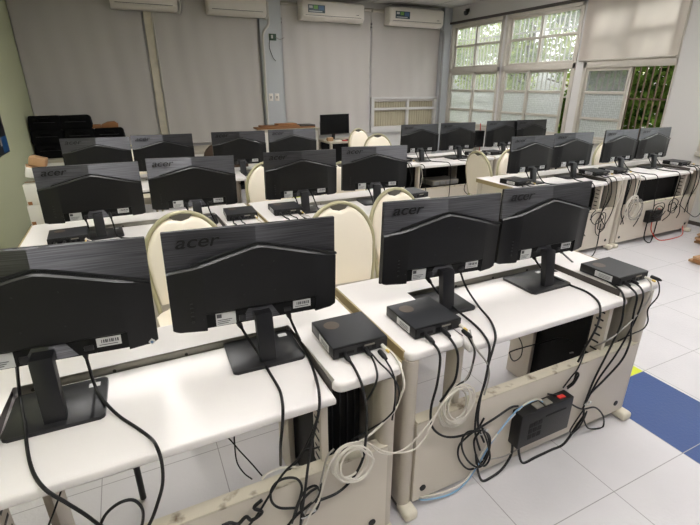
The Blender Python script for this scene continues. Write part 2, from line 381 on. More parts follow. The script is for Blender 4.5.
# cable paths in metres
CABLES = [
 ('A1pow', [[-1.09,0.27,0.88],[-1.123,0.323,0.735],[-1.088,0.166,0.735],[-1.078,0.104,0.72],[-1.062,0.036,0.72],[-1.042,-0.023,0.72],[-1.013,-0.079,0.722],[-0.992,-0.069,0.668],[-0.962,-0.069,0.612],[-0.938,-0.069,0.56],[-0.908,-0.061,0.498],[-0.877,-0.061,0.443]]),
 ('A1vid', [[-0.932,0.27,0.868],[-0.93,0.27,0.802],[-0.926,0.268,0.735],[-0.898,0.18,0.735],[-0.867,0.125,0.72],[-0.824,0.053,0.72],[-0.794,-0.002,0.72],[-0.779,-0.079,0.751],[-0.776,-0.069,0.686],[-0.784,-0.069,0.622],[-0.803,-0.069,0.568],[-0.828,-0.069,0.513],[-0.863,-0.061,0.454]]),
 ('A1loop', [[-0.946,-0.061,0.538],[-0.921,-0.061,0.58],[-0.885,-0.079,0.618],[-0.855,-0.079,0.613],[-0.84,-0.079,0.578],[-0.847,-0.061,0.515],[-0.867,-0.061,0.463]]),
 ('A1thin', [[-1.065,0.25,0.446],[-1.07,0.2,0.451],[-1.083,0.15,0.44],[-1.091,0.1,0.443],[-1.092,0.05,0.453]]),
 ('A2pow', [[-0.493,0.27,0.852],[-0.469,0.27,0.789],[-0.443,0.242,0.735],[-0.435,0.149,0.72],[-0.432,0.057,0.72],[-0.436,0.012,0.72],[-0.459,-0.079,0.746],[-0.462,-0.069,0.677],[-0.47,-0.069,0.618],[-0.455,0.005,0.468]]),
 ('A2vid', [[-0.324,0.27,0.849],[-0.307,0.27,0.794],[-0.29,0.241,0.735],[-0.295,0.143,0.72],[-0.312,0.048,0.72],[-0.352,-0.079,0.766],[-0.35,-0.069,0.698],[-0.369,-0.069,0.618],[-0.389,-0.069,0.515],[-0.401,-0.061,0.403],[-0.415,-0.061,0.316],[-0.425,-0.061,0.241]]),
 ('A2cross', [[-0.328,-0.038,0.7],[-0.34,0.005,0.573],[-0.391,0.005,0.476],[-0.467,-0.061,0.5],[-0.516,-0.061,0.432],[-0.552,-0.061,0.381],[-0.588,-0.061,0.342]]),
 ('A2ring', [[-0.435,-0.061,0.322],[-0.419,-0.061,0.378],[-0.411,-0.061,0.42],[-0.425,-0.061,0.46],[-0.456,-0.061,0.479],[-0.487,-0.061,0.477],[-0.507,-0.061,0.451],[-0.507,-0.061,0.407],[-0.484,-0.061,0.37],[-0.434,-0.061,0.343]]),
 ('A2bunch', [[-0.536,-0.061,0.43],[-0.561,-0.061,0.411],[-0.539,-0.061,0.382],[-0.571,-0.061,0.366],[-0.587,-0.061,0.388],[-0.612,-0.061,0.372],[-0.634,-0.061,0.389],[-0.657,-0.061,0.389]]),
 ('PC1pow', [[-0.199,0.067,0.757],[-0.193,0.034,0.745],[-0.204,-0.036,0.745],[-0.212,-0.079,0.733],[-0.195,-0.069,0.653],[-0.192,-0.069,0.582],[-0.199,-0.061,0.443],[-0.239,-0.061,0.371],[-0.293,-0.061,0.336],[-0.37,-0.061,0.336]]),
 ('PC1vid', [[-0.124,0.064,0.757],[-0.119,0.036,0.745],[-0.134,-0.018,0.745],[-0.165,-0.079,0.754],[-0.176,-0.069,0.703],[-0.196,-0.069,0.676]]),
 ('PC1dc', [[-0.088,0.027,0.757],[-0.089,-0.016,0.745],[-0.097,-0.053,0.745],[-0.101,-0.079,0.722],[-0.091,-0.069,0.643],[-0.099,-0.069,0.567]]),
 ('PC1dc2', [[-0.117,0.047,0.757],[-0.11,0.007,0.745],[-0.117,-0.079,0.756],[-0.078,-0.069,0.677],[-0.086,-0.069,0.614],[-0.126,-0.069,0.577],[-0.131,0.005,0.486],[-0.207,0.005,0.465]]),
 ('PC1lan', [[-0.061,0.067,0.757],[-0.046,0.027,0.745],[-0.064,-0.052,0.745],[-0.067,-0.079,0.7],[-0.073,-0.069,0.645],[-0.093,-0.069,0.601],[-0.131,-0.061,0.557],[-0.186,-0.061,0.525],[-0.221,-0.061,0.515],[-0.257,-0.061,0.506]]),
 ('coilA', [[-0.21,-0.061,0.368],[-0.237,-0.061,0.359],[-0.265,-0.061,0.37],[-0.287,-0.061,0.397],[-0.301,-0.061,0.429],[-0.302,-0.061,0.464],[-0.292,-0.061,0.495],[-0.273,-0.061,0.515],[-0.247,-0.061,0.519],[-0.221,-0.061,0.51],[-0.198,-0.061,0.492],[-0.185,-0.061,0.461],[-0.181,-0.061,0.428],[-0.192,-0.061,0.401],[-0.209,-0.061,0.38],[-0.232,-0.061,0.373],[-0.257,-0.061,0.383],[-0.278,-0.061,0.401],[-0.29,-0.061,0.429],[-0.29,-0.061,0.457],[-0.283,-0.061,0.481],[-0.269,-0.061,0.501],[-0.25,-0.061,0.509],[-0.224,-0.061,0.521],[-0.201,-0.061,0.498],[-0.186,-0.061,0.465],[-0.185,-0.061,0.429],[-0.195,-0.061,0.397],[-0.215,-0.061,0.375],[-0.243,-0.061,0.369],[-0.27,-0.061,0.38],[-0.292,-0.061,0.403],[-0.306,-0.061,0.434],[-0.308,-0.061,0.466],[-0.299,-0.061,0.494],[-0.282,-0.061,0.512],[-0.26,-0.061,0.521],[-0.236,-0.061,0.513],[-0.215,-0.061,0.495],[-0.204,-0.061,0.467],[-0.198,-0.061,0.436],[-0.207,-0.061,0.409],[-0.224,-0.061,0.393],[-0.245,-0.061,0.386],[-0.266,-0.061,0.391],[-0.283,-0.061,0.408],[-0.31,-0.061,0.432],[-0.31,-0.061,0.468],[-0.3,-0.061,0.5],[-0.279,-0.061,0.52],[-0.252,-0.061,0.525],[-0.224,-0.061,0.517],[-0.199,-0.061,0.495],[-0.184,-0.061,0.462],[-0.181,-0.061,0.427],[-0.189,-0.061,0.396],[-0.209,-0.061,0.378],[-0.232,-0.061,0.371],[-0.258,-0.061,0.377],[-0.277,-0.061,0.399],[-0.289,-0.061,0.428],[-0.291,-0.061,0.458],[-0.284,-0.061,0.485],[-0.267,-0.061,0.503]]),
 ('coilA2', [[-0.281,-0.079,0.396],[-0.297,-0.079,0.428],[-0.305,-0.079,0.463],[-0.295,-0.079,0.492],[-0.278,-0.079,0.514],[-0.253,-0.079,0.526],[-0.225,-0.079,0.52],[-0.2,-0.079,0.502],[-0.181,-0.079,0.475],[-0.173,-0.079,0.443],[-0.179,-0.079,0.413],[-0.194,-0.079,0.391],[-0.218,-0.079,0.382],[-0.244,-0.079,0.384],[-0.267,-0.079,0.402],[-0.283,-0.079,0.427],[-0.288,-0.079,0.455],[-0.282,-0.079,0.481],[-0.27,-0.079,0.501],[-0.25,-0.079,0.511],[-0.228,-0.079,0.509],[-0.209,-0.079,0.496],[-0.195,-0.079,0.475],[-0.169,-0.079,0.442],[-0.178,-0.079,0.409],[-0.196,-0.079,0.383],[-0.224,-0.079,0.374],[-0.254,-0.079,0.382],[-0.282,-0.079,0.4],[-0.298,-0.079,0.431],[-0.306,-0.079,0.463],[-0.3,-0.079,0.492],[-0.285,-0.079,0.514],[-0.263,-0.079,0.525],[-0.238,-0.079,0.52],[-0.215,-0.079,0.505],[-0.197,-0.079,0.481],[-0.191,-0.079,0.451],[-0.196,-0.079,0.423],[-0.212,-0.079,0.404],[-0.232,-0.079,0.391],[-0.256,-0.079,0.397],[-0.275,-0.079,0.412]]),
 ('whiteA_B1', [[-0.246,-0.061,0.514],[-0.196,-0.061,0.511],[-0.139,-0.061,0.441],[-0.111,-0.079,0.437],[-0.045,-0.079,0.436],[0.013,-0.079,0.477],[0.062,-0.079,0.528],[0.099,-0.079,0.576],[0.158,-0.061,0.588],[0.188,-0.061,0.591]]),
 ('whiteA_B2', [[-0.225,-0.061,0.509],[-0.185,-0.061,0.5],[-0.131,-0.079,0.458],[-0.072,-0.079,0.426],[-0.012,-0.079,0.415],[0.027,-0.079,0.445],[0.052,-0.079,0.491],[0.099,-0.061,0.537],[0.137,-0.061,0.579]]),
 ('whitelip', [[-0.264,-0.061,0.497],[-0.309,-0.061,0.471],[-0.333,0.0,0.411],[-0.399,0.0,0.439],[-0.456,0.0,0.46],[-0.498,0.0,0.459],[-0.518,0.0,0.444]]),
 ('greydrop1', [[-0.301,-0.061,0.525],[-0.325,-0.061,0.503],[-0.344,-0.061,0.429],[-0.362,-0.061,0.366],[-0.398,-0.061,0.315],[-0.425,-0.061,0.249]]),
 ('greydrop2', [[-0.296,-0.079,0.526],[-0.323,-0.079,0.495],[-0.341,-0.079,0.433],[-0.363,-0.079,0.36],[-0.395,-0.079,0.312],[-0.421,-0.079,0.259]]),
 ('blackdropA', [[-0.348,-0.061,0.406],[-0.359,-0.061,0.356],[-0.394,-0.061,0.331],[-0.432,-0.061,0.312],[-0.47,-0.061,0.275]]),
 ('blackdropA2', [[-0.358,-0.061,0.394],[-0.389,-0.061,0.384],[-0.417,-0.061,0.351],[-0.409,-0.061,0.295],[-0.368,-0.061,0.299],[-0.352,-0.061,0.353],[-0.365,-0.061,0.402],[-0.398,-0.061,0.401],[-0.426,-0.061,0.361],[-0.45,-0.061,0.286]]),
 ('thincrossA', [[-0.595,0.35,0.36],[-0.567,0.3,0.372],[-0.538,0.25,0.342],[-0.509,0.2,0.314],[-0.487,0.15,0.296]]),
 ('thincrossA2', [[-0.535,0.35,0.365],[-0.547,0.3,0.335],[-0.553,0.25,0.297],[-0.54,0.2,0.286],[-0.523,0.15,0.298]]),
 ('twistA', [[-0.45,0.005,0.42],[-0.402,0.005,0.456],[-0.38,0.005,0.492],[-0.35,0.005,0.487],[-0.315,0.005,0.485]]),
 ('PC2pow', [[0.108,0.042,0.757],[0.113,0.018,0.745],[0.099,-0.03,0.745],[0.104,-0.034,0.703],[0.107,-0.024,0.605],[0.09,-0.024,0.508],[0.106,-0.024,0.417],[0.176,-0.024,0.347],[0.278,-0.024,0.322],[0.404,-0.016,0.333],[0.495,-0.016,0.36],[0.539,-0.016,0.354]]),
 ('PC2vid', [[0.183,0.051,0.757],[0.181,0.007,0.745],[0.157,-0.051,0.745],[0.182,-0.034,0.679],[0.186,-0.024,0.601],[0.159,-0.024,0.562],[0.128,-0.024,0.525]]),
 ('PC2dc', [[0.246,0.013,0.757],[0.231,-0.039,0.745],[0.207,-0.082,0.745],[0.251,-0.034,0.659],[0.245,-0.024,0.59],[0.202,-0.024,0.574],[0.177,-0.016,0.533]]),
 ('PC2lan', [[0.263,0.067,0.757],[0.287,0.046,0.72],[0.25,-0.046,0.72],[0.317,-0.034,0.639],[0.347,-0.024,0.567],[0.335,-0.024,0.485]]),
 ('B1pow', [[0.29,0.315,0.837],[0.352,0.315,0.757],[0.357,0.213,0.735],[0.361,0.101,0.72],[0.34,0.021,0.72],[0.319,-0.034,0.706],[0.322,-0.034,0.642],[0.334,-0.024,0.558],[0.311,-0.024,0.447],[0.311,-0.024,0.336],[0.338,-0.016,0.259],[0.362,-0.016,0.197]]),
 ('B1vid', [[0.435,0.315,0.883],[0.491,0.315,0.766],[0.479,0.211,0.72],[0.439,0.098,0.72],[0.378,0.002,0.72],[0.337,-0.034,0.692],[0.327,-0.034,0.64],[0.33,-0.024,0.55],[0.318,-0.024,0.467],[0.333,-0.016,0.336],[0.378,-0.016,0.232]]),
 ('loopB1', [[0.36,-0.016,0.36],[0.335,-0.016,0.32],[0.288,-0.016,0.299],[0.248,-0.016,0.266],[0.256,-0.016,0.196],[0.31,-0.016,0.119],[0.364,-0.016,0.111],[0.4,-0.016,0.154],[0.407,-0.016,0.215],[0.381,-0.016,0.282],[0.356,-0.016,0.312]]),
 ('loopB2', [[0.339,-0.034,0.324],[0.387,-0.034,0.269],[0.391,-0.034,0.174],[0.356,-0.034,0.126],[0.299,-0.034,0.173],[0.255,-0.034,0.249],[0.242,-0.034,0.314],[0.268,-0.034,0.342],[0.324,-0.034,0.325]]),
 ('loopB3', [[0.334,-0.034,0.326],[0.305,-0.034,0.283],[0.333,-0.034,0.184],[0.378,-0.034,0.121],[0.404,-0.034,0.158],[0.374,-0.034,0.254],[0.345,-0.034,0.316]]),
 ('coilB', [[0.281,-0.016,0.424],[0.263,-0.016,0.388],[0.233,-0.016,0.373],[0.199,-0.016,0.379],[0.17,-0.016,0.401],[0.15,-0.016,0.434],[0.14,-0.016,0.475],[0.149,-0.016,0.511],[0.167,-0.016,0.54],[0.194,-0.016,0.555],[0.224,-0.016,0.556],[0.252,-0.016,0.537],[0.273,-0.016,0.507],[0.28,-0.016,0.471],[0.277,-0.016,0.434],[0.26,-0.016,0.405],[0.234,-0.016,0.392],[0.206,-0.016,0.394],[0.179,-0.016,0.408],[0.162,-0.016,0.436],[0.152,-0.016,0.47],[0.158,-0.016,0.5],[0.171,-0.016,0.525],[0.183,-0.016,0.571],[0.216,-0.016,0.567],[0.246,-0.016,0.546],[0.27,-0.016,0.513],[0.278,-0.016,0.471],[0.273,-0.016,0.429],[0.251,-0.016,0.399],[0.221,-0.016,0.386],[0.189,-0.016,0.387],[0.16,-0.016,0.408],[0.14,-0.016,0.44],[0.131,-0.016,0.478],[0.135,-0.016,0.515],[0.153,-0.016,0.54],[0.177,-0.016,0.556],[0.205,-0.016,0.556],[0.23,-0.016,0.539],[0.25,-0.016,0.512],[0.258,-0.016,0.479],[0.256,-0.016,0.444],[0.24,-0.016,0.418],[0.219,-0.016,0.4],[0.194,-0.016,0.4],[0.159,-0.016,0.399],[0.14,-0.016,0.437],[0.13,-0.016,0.479],[0.138,-0.016,0.518],[0.159,-0.016,0.545],[0.187,-0.016,0.564],[0.22,-0.016,0.56],[0.25,-0.016,0.541],[0.271,-0.016,0.508],[0.283,-0.016,0.469],[0.28,-0.016,0.43],[0.263,-0.016,0.399],[0.236,-0.016,0.384],[0.206,-0.016,0.386],[0.18,-0.016,0.404],[0.162,-0.016,0.434],[0.153,-0.016,0.469],[0.158,-0.016,0.503],[0.175,-0.016,0.526],[0.195,-0.016,0.545],[0.22,-0.016,0.543],[0.243,-0.016,0.531],[0.28,-0.016,0.51],[0.288,-0.016,0.467],[0.282,-0.016,0.425]]),
 ('coilB2', [[0.208,-0.034,0.409],[0.177,-0.034,0.424],[0.153,-0.034,0.452],[0.144,-0.034,0.489],[0.146,-0.034,0.524],[0.161,-0.034,0.553],[0.185,-0.034,0.571],[0.213,-0.034,0.579],[0.243,-0.034,0.567],[0.265,-0.034,0.541],[0.277,-0.034,0.509],[0.279,-0.034,0.474],[0.265,-0.034,0.446],[0.244,-0.034,0.426],[0.217,-0.034,0.423],[0.191,-0.034,0.432],[0.171,-0.034,0.455],[0.16,-0.034,0.484],[0.159,-0.034,0.515],[0.17,-0.034,0.541],[0.188,-0.034,0.56],[0.21,-0.034,0.565],[0.231,-0.034,0.558],[0.265,-0.034,0.547],[0.278,-0.034,0.51],[0.276,-0.034,0.472],[0.261,-0.034,0.439],[0.234,-0.034,0.422],[0.203,-0.034,0.418],[0.173,-0.034,0.431],[0.15,-0.034,0.458],[0.137,-0.034,0.491],[0.136,-0.034,0.527],[0.151,-0.034,0.552],[0.172,-0.034,0.571],[0.197,-0.034,0.577],[0.223,-0.034,0.569],[0.244,-0.034,0.546],[0.255,-0.034,0.517],[0.255,-0.034,0.485],[0.243,-0.034,0.457],[0.225,-0.034,0.437],[0.2,-0.034,0.432]]),
 ('whiteup', [[0.287,0.039,0.745],[0.249,-0.034,0.705],[0.251,-0.024,0.614],[0.22,-0.024,0.572],[0.212,-0.016,0.543]]),
 ('whiteB', [[0.111,0.05,-0.021],[0.095,-0.008,0.065],[0.207,-0.016,0.049],[0.297,-0.016,0.057],[0.347,-0.016,0.113],[0.389,-0.016,0.191],[0.464,-0.016,0.26],[0.52,-0.016,0.31],[0.574,-0.016,0.347],[0.634,-0.016,0.353],[0.654,-0.034,0.357]]),
 ('blueB', [[0.112,0.05,-0.027],[0.101,-0.008,0.046],[0.22,-0.016,0.021],[0.304,-0.016,0.043],[0.367,-0.016,0.126],[0.418,-0.016,0.21],[0.504,-0.016,0.306],[0.553,-0.016,0.339],[0.607,-0.016,0.35],[0.653,-0.016,0.347],[0.663,-0.034,0.343]]),
 ('devdrop1', [[0.544,-0.016,0.174],[0.548,-0.016,0.089],[0.507,-0.016,0.028],[0.443,-0.016,0.007],[0.398,-0.016,0.014],[0.367,-0.016,0.082],[0.344,-0.016,0.179]]),
 ('devdrop2', [[0.58,-0.016,0.165],[0.596,-0.016,0.08],[0.634,-0.016,0.005],[0.712,-0.016,-0.045],[0.812,-0.016,-0.038],[0.893,-0.016,0.009],[0.964,-0.016,0.097],[1.005,-0.016,0.146]]),
 ('devgrey', [[0.671,-0.016,0.177],[0.658,-0.016,0.127],[0.602,-0.016,0.111],[0.512,-0.016,0.1],[0.426,-0.016,0.121],[0.37,-0.016,0.14]]),
 ('devloop', [[0.709,-0.016,0.356],[0.784,-0.016,0.317],[0.871,-0.016,0.249],[0.967,-0.016,0.183],[1.064,-0.016,0.157],[1.146,-0.016,0.076],[1.17,-0.016,-0.001],[1.132,-0.016,-0.021],[1.049,-0.016,0.04],[0.995,-0.016,0.121],[0.984,-0.016,0.171]]),
 ('bundloop', [[0.952,-0.034,0.202],[0.914,-0.034,0.148],[0.887,-0.034,0.101],[0.919,-0.034,0.082],[0.966,-0.034,0.128],[0.978,-0.034,0.181],[0.953,-0.034,0.104],[0.907,-0.034,0.075]]),
 ('wallwart', [[0.799,-0.016,0.357],[0.837,-0.016,0.399],[0.871,-0.016,0.437],[0.992,0.05,0.44],[1.189,0.18,0.378]]),
 ('B2pow', [[0.873,0.315,0.841],[0.939,0.315,0.772],[0.978,0.266,0.735],[1.0,0.192,0.72],[1.005,0.112,0.72],[0.978,0.042,0.72],[0.934,-0.009,0.72],[0.863,-0.062,0.72],[0.905,-0.034,0.645],[0.899,-0.024,0.584],[0.871,-0.024,0.533],[0.861,-0.016,0.471]]),
 ('B2vid', [[1.05,0.315,0.838],[1.236,0.351,0.72],[1.219,0.285,0.72],[1.159,0.18,0.745],[1.129,0.087,0.745],[1.101,0.025,0.745],[1.042,-0.034,0.745],[1.074,-0.024,0.696],[1.085,-0.024,0.605],[1.064,-0.024,0.53],[1.049,-0.016,0.447],[1.004,-0.016,0.332],[0.975,-0.016,0.203]]),
 ('PC3pow', [[1.159,0.049,0.757],[1.158,0.008,0.745],[1.133,-0.034,0.73],[1.158,-0.024,0.647],[1.172,-0.024,0.553],[1.189,-0.024,0.486],[1.164,-0.024,0.397],[1.079,-0.016,0.308],[1.0,-0.016,0.256],[0.977,-0.016,0.197]]),
 ('PC3vid', [[1.212,0.048,0.757],[1.203,-0.002,0.745],[1.179,-0.034,0.716],[1.189,-0.024,0.62],[1.157,-0.024,0.536],[1.102,-0.024,0.436],[1.034,-0.016,0.323],[0.969,-0.016,0.177]]),
 ('PC3lan', [[1.306,0.039,0.757],[1.286,0.005,0.745],[1.229,-0.034,0.729],[1.233,-0.024,0.67],[1.176,-0.024,0.618],[1.08,-0.024,0.561],[0.996,-0.024,0.538],[1.19,0.18,0.325],[1.085,0.18,0.337]]),
 ('PC3dc', [[1.339,0.024,0.757],[1.318,-0.01,0.745],[1.29,-0.034,0.702],[1.24,-0.034,0.648],[1.266,-0.034,0.581],[1.264,-0.024,0.535],[1.188,-0.024,0.528],[1.228,0.05,0.44]]),
 ('underB', [[0.949,0.4,0.363],[0.94,0.35,0.327],[0.886,0.3,0.305],[0.784,0.25,0.336],[0.694,0.2,0.426],[0.721,0.2,0.445],[1.015,0.2,0.43]]),
 ('underB2', [[0.881,0.2,0.433],[1.015,0.2,0.43],[1.135,0.2,0.376],[1.267,0.2,0.304],[1.36,0.2,0.253]]),
]

# ------------------------------------------------------------------ room shell
XL, XR, YB, YF, ZC = -1.88, 5.30, 7.0, -2.6, 2.95
def shell(name, m, *boxes):
    b = MB()
    for q in boxes: b.box(*q)
    return struct(b.build(name, m, smooth=False))
shell('floor', M['floor'], (XL-.15, XR+.15, YF-.15, YB+.15, -.12, 0))
shell('ceiling', M['ceil'], (XL-.15, XR+.15, YF-.15, YB+.15, ZC, ZC+.1))
shell('wall_left', M['wall_green'], (XL-.15, XL, YF-.15, YB+.15, 0, ZC))
shell('wall_back', M['wall_white'], (XL, XR+.15, YB, YB+.15, 0, ZC))
shell('wall_front', M['dark_front_wall'], (XL, XR+.15, YF-.15, YF, 0, ZC))
SILL, HEAD = .80, 2.66
openings = [(5.42, 6.82), (3.88, 5.36), (2.47, 3.74), (.60, 2.0), (-1.3, .2)]
wb = MB()
wb.box(XR, XR+.15, YF, YB, 0, SILL); wb.box(XR, XR+.15, YF, YB, HEAD, ZC)
ys = sorted([y for o in openings for y in o]); edges = [YF]+ys+[YB]
for a, b_ in zip(edges[0::2], edges[1::2]): wb.box(XR, XR+.15, a, b_, SILL, HEAD)
struct(wb.build('wall_right', M['wall_white'], smooth=False))
# the square pillar between the second and third blind, and skirting
pb = MB(); pb.box(1.50, 1.86, 6.90, YB, 0, ZC); struct(pb.build('trim_1', M['wall_blue'], smooth=False))
pb = MB(); pb.box(5.12, XR, 6.86, YB, 0, ZC); struct(pb.build('trim_2', M['wall_blue'], smooth=False))
pb = MB(); pb.box(XL, XR, YB-.012, YB, 0, .09); struct(pb.build('baseboard_back', M['edge_dark'], smooth=False))
pb = MB(); pb.box(XR-.012, XR, YF, 6.86, 0, .045); struct(pb.build('baseboard_right', M['edge_dark'], smooth=False))
pb = MB(); pb.box(XL, XL+.012, YF, YB-.012, 0, .08); struct(pb.build('baseboard_left', M['edge_dark'], smooth=False))
# cream post with chipped paint between the two left blinds, a thin pipe along it
pb = MB(); pb.box(-.225, -.115, 6.93, YB, 0, ZC, .006); struct(pb.build('trim_3', M['pole'], smooth=False))
pb = MB(); pb.box(XR-.05, XR, YF, 6.85, 2.665, 2.70); struct(pb.build('trim_4', M['edge_dark'], smooth=False))

# ------------------------------------------------------------------ windows in the right wall
def bars(par, y0, y1, z0, z1, m, x, step=.125, hb=(.5,)):
    b = MB(); n = int((y1-y0)/step)
    for i in range(1, n): b.box(x-.008, x+.008, y0+i*(y1-y0)/n-.008, y0+i*(y1-y0)/n+.008, z0, z1)
    for h in hb: b.box(x-.012, x+.004, y0, y1, z0+(z1-z0)*h-.012, z0+(z1-z0)*h+.012)
    return b.build('security_grille', m, par, smooth=False)
def sash(par, y0, y1, z0, z1, rails, kinds, x=XR+.05, w=.038):
    f = MB()
    f.box(x-.018, x+.018, y0, y0+w, z0, z1, .003); f.box(x-.018, x+.018, y1-w, y1, z0, z1, .003)
    zs = [z0]+rails+[z1]
    f.box(x-.018, x+.018, y0+w, y1-w, z0, z0+w, .003); f.box(x-.018, x+.018, y0+w, y1-w, z1-w, z1, .003)
    for r in rails: f.box(x-.017, x+.017, y0+w, y1-w, r-w/2, r+w/2, .003)
    fo = f.build('sash', M['frame'], par)
    for i, k in enumerate(kinds):
        p = MB(); p.box(x-.003, x+.003, y0+w*.6, y1-w*.6, zs[i]+w*.3, zs[i+1]-w*.3)
        p.build('pane', M[k], fo, smooth=False)
    return fo
def frame(par, y0, y1):
    f = MB(); x0, x1 = XR-.015, XR+.10
    f.box(x0, x1, y0, y0+(.015 if y0 == 2.47 else .05), SILL, HEAD, .004); f.box(x0, x1, y1-.05, y1, SILL, HEAD, .004)
    f.box(x0, x1, y0, y1, HEAD-.05, HEAD, .004); f.box(x0-.03, x1, y0, y1, SILL, SILL+.05, .004)
    f.box(x0, x1, y0, y1, 1.80, 1.88, .004)
    return f.build('frame', M['frame'], par)
def window(n, y0, y1, lower, upper=True, grille='grille_light'):
    w = bpy.data.objects.new('window_%d' % n, None); COL.objects.link(w); w.location = (0, 0, 0); w['kind'] = 'structure'
    frame(w, y0, y1)
    ym = (y0+y1)/2
    if upper:
        sash(w, y0+.05, ym+.02, 1.88, HEAD-.05, [2.27], ['glass', 'glass'], XR+.03)
        sash(w, ym-.02, y1-.05, 1.88, HEAD-.05, [2.27], ['glass', 'glass'], XR+.065)
    for k, (a, b_) in enumerate(lower):
        sash(w, a, b_, SILL+.05, 1.80, [1.13, 1.48], ['frost', 'frost', 'glass'], XR+.03+.035*(k % 2))
    bars(w, y0+.03, y1-.03, SILL+.03, HEAD-.03, M[grille], XR+.18, .085, (.32, .58, .86))
    return w
window(1, 5.42, 6.82, [(6.09, 6.77), (5.47, 6.13)])
window(2, 3.88, 5.36, [(4.75, 5.31), (4.07, 4.79)])
window(3, 2.47, 3.74, [(3.03, 3.70)], grille='grille_dark')
window(4, .60, 2.0, [(.65, 1.33), (1.29, 1.95)])
window(5, -1.3, .2, [(-1.25, -.52), (-.56, .15)])
# low window on the back wall below the short blind, with pleats behind its glass
w6 = bpy.data.objects.new('window_6', None); COL.objects.link(w6); w6['kind'] = 'structure'
f = MB()
for a in ((3.60, 3.66), (4.40, 4.45), (5.06, 5.12)): f.box(a[0], a[1], 6.93, YB, .80, 1.34, .004)
f.box(3.60, 5.12, 6.925, YB, .70, .82, .004); f.box(3.60, 5.12, 6.935, YB, 1.12, 1.165, .004); f.box(3.60, 5.12, 6.93, YB, 1.32, 1.36, .004)
f.build('frame', M['wall_white'], w6)
cur = MB(); pts = []
n = 120
for i in range(n+1): pts.append((3.64+1.45*i/n, 6.988+.009*math.sin(i*1.35)))
va = [cur.bm.verts.new((x, y, .80)) for x, y in pts]; vb_ = [cur.bm.verts.new((x, y, 1.34)) for x, y in pts]
for i in range(n): cur.bm.faces.new((va[i], va[i+1], vb_[i+1], vb_[i]))
cur.build('pleated_lining', M['pleat'], w6)

# ------------------------------------------------------------------ blinds
def blind(x0, x1, z0, label, m='blind', y=6.955, seed=0, side='x'):
    t = thing('roller_blind', label, 'blind', ((x0+x1)/2, y, z0) if side == 'x' else (y, (x0+x1)/2, z0), 0 if side == 'x' else PI/2, 'roller blinds over the windows')
    w = x1-x0; h = 2.80-z0 if side == 'x' else HEAD+.03-z0
    b = MB(); nx, nz = 40, 16; rr = random.Random(seed)
    ph = [rr.uniform(0, 6) for _ in range(4)]
    g = [[b.bm.verts.new((-w/2+w*i/nx, .006*math.sin(i*.45+ph[0])*(1-j/nz)+.004*math.sin(i*.9+ph[1]+j*.2), h*j/nz)) for i in range(nx+1)] for j in range(nz+1)]
    for j in range(nz):
        for i in range(nx): b.bm.faces.new((g[j][i], g[j][i+1], g[j+1][i+1], g[j+1][i]))
    b.build('fabric', M[m], t)
    b = MB(); b.tube([(-w/2, 0, 0), (w/2, 0, 0)], .012, 10); b.build('bottom_bar', M['frame'] if m != 'blind' else M['blind'], t)
    b = MB(); b.tube([(-w/2-.01, .01, h+.02), (w/2+.01, .01, h+.02)], .03, 12); b.build('roller', M['frame'], t)
    return t
blind(-1.86, -.26, .68, 'grey roller blind beside the green wall, reaching down behind the pile of black bags', seed=1)
blind(-.09, 1.47, .68, 'grey roller blind between the cream post and the pale blue pillar', seed=2)
blind(1.89, 3.56, .72, 'wide grey roller blind behind the lone monitor facing the camera', seed=3)
blind(3.60, 5.10, 1.29, 'short grey roller blind half raised over the low window in the far corner', seed=4)
blind(2.48, 3.83, 1.90, 'pale backlit roller blind over the upper window at right, window bars showing through', 'blind_lit', XR-.028, 5, 'y')

# ------------------------------------------------------------------ air conditioners
def aircon(xc, w, zb, label, sticker):
    t = thing('air_conditioner', label, 'air conditioner', (xc, 6.915, zb), 0, 'wall air conditioners in a row under the ceiling')
    h, d = .29, .22
    b = MB(); prof = [(0, 0), (-d+.05, -.0), (-d, .05), (-d, h-.03), (-d+.05, h), (0, h)]
    b.prism(prof, 'x', -w/2, w/2, .012, 3); b.build('body', M['ac'], t)
    b = MB(); b.box(-w/2+.08, w/2-.08, -.002, .0845, .06, h-.05); b.build('wall_bracket', M['pipe'], t, smooth=False)
    b = MB(); b.box(-w/2+.015, w/2-.015, -d-.012, -d+.004, .075, h-.02, .006); b.build('front_panel', M['ac'], t)
    b = MB(); b.box(-w/2+.05, w/2-.05, -.012, .012, -.05, .05, .005, M4=Matrix.Translation((0, -d+.025, .035)) @ Matrix.Rotation(R_(50), 4, 'X') @ Matrix.Scale(.6, 4, (0, 0, 1))); b.build('louver', M['ac'], t)
    b = MB(); b.box(-w/2+.06, w/2-.06, -d-.004, -d+.01, .062, .068); b.build('air_slot', M['ac_dark'], t)
    if sticker:
        x0 = -w/2+.1; y = -d-.0135
        b = MB(); b.box(x0, x0+.30, y-.001, y+.002, .10, .215); s = b.build('energy_label', M['label_dark'], t, smooth=False)
        b = MB(); b.box(x0+.10, x0+.17, y-.003, y, .155, .205); b.build('green_patch', M['label_green'], s, smooth=False)
        b = MB(); b.box(x0+.19, x0+.28, y-.003, y, .14, .205); b.build('blue_patch', M['label_blue'], s, smooth=False)
        b = MB(); b.box(x0+.02, x0+.08, y-.003, y, .165, .2); b.box(x0+.02, x0+.25, y-.003, y, .115, .128); b.build('pale_print', M['sticker'], s, smooth=False)
        b = MB(); b.box(w/2-.16, w/2-.11, -d-.0145, -d-.011, .10, .108); b.build('maker_mark', M['ink'], t, smooth=False)
    b = MB(); b.tube(spline([(w/2-.03, -.05, .03), (w/2+.03, -.05, .0), (w/2+.06, -.04, .08), (w/2+.07, -.03, .24)]), .022, 8); b.build('refrigerant_pipe', M['pipe_white'], t)
aircon(-.20, .88, 2.575, 'white wall air conditioner nearest the green wall, above the cream post', False)
aircon(1.12, .90, 2.575, 'white wall air conditioner just left of the pale blue pillar', False)
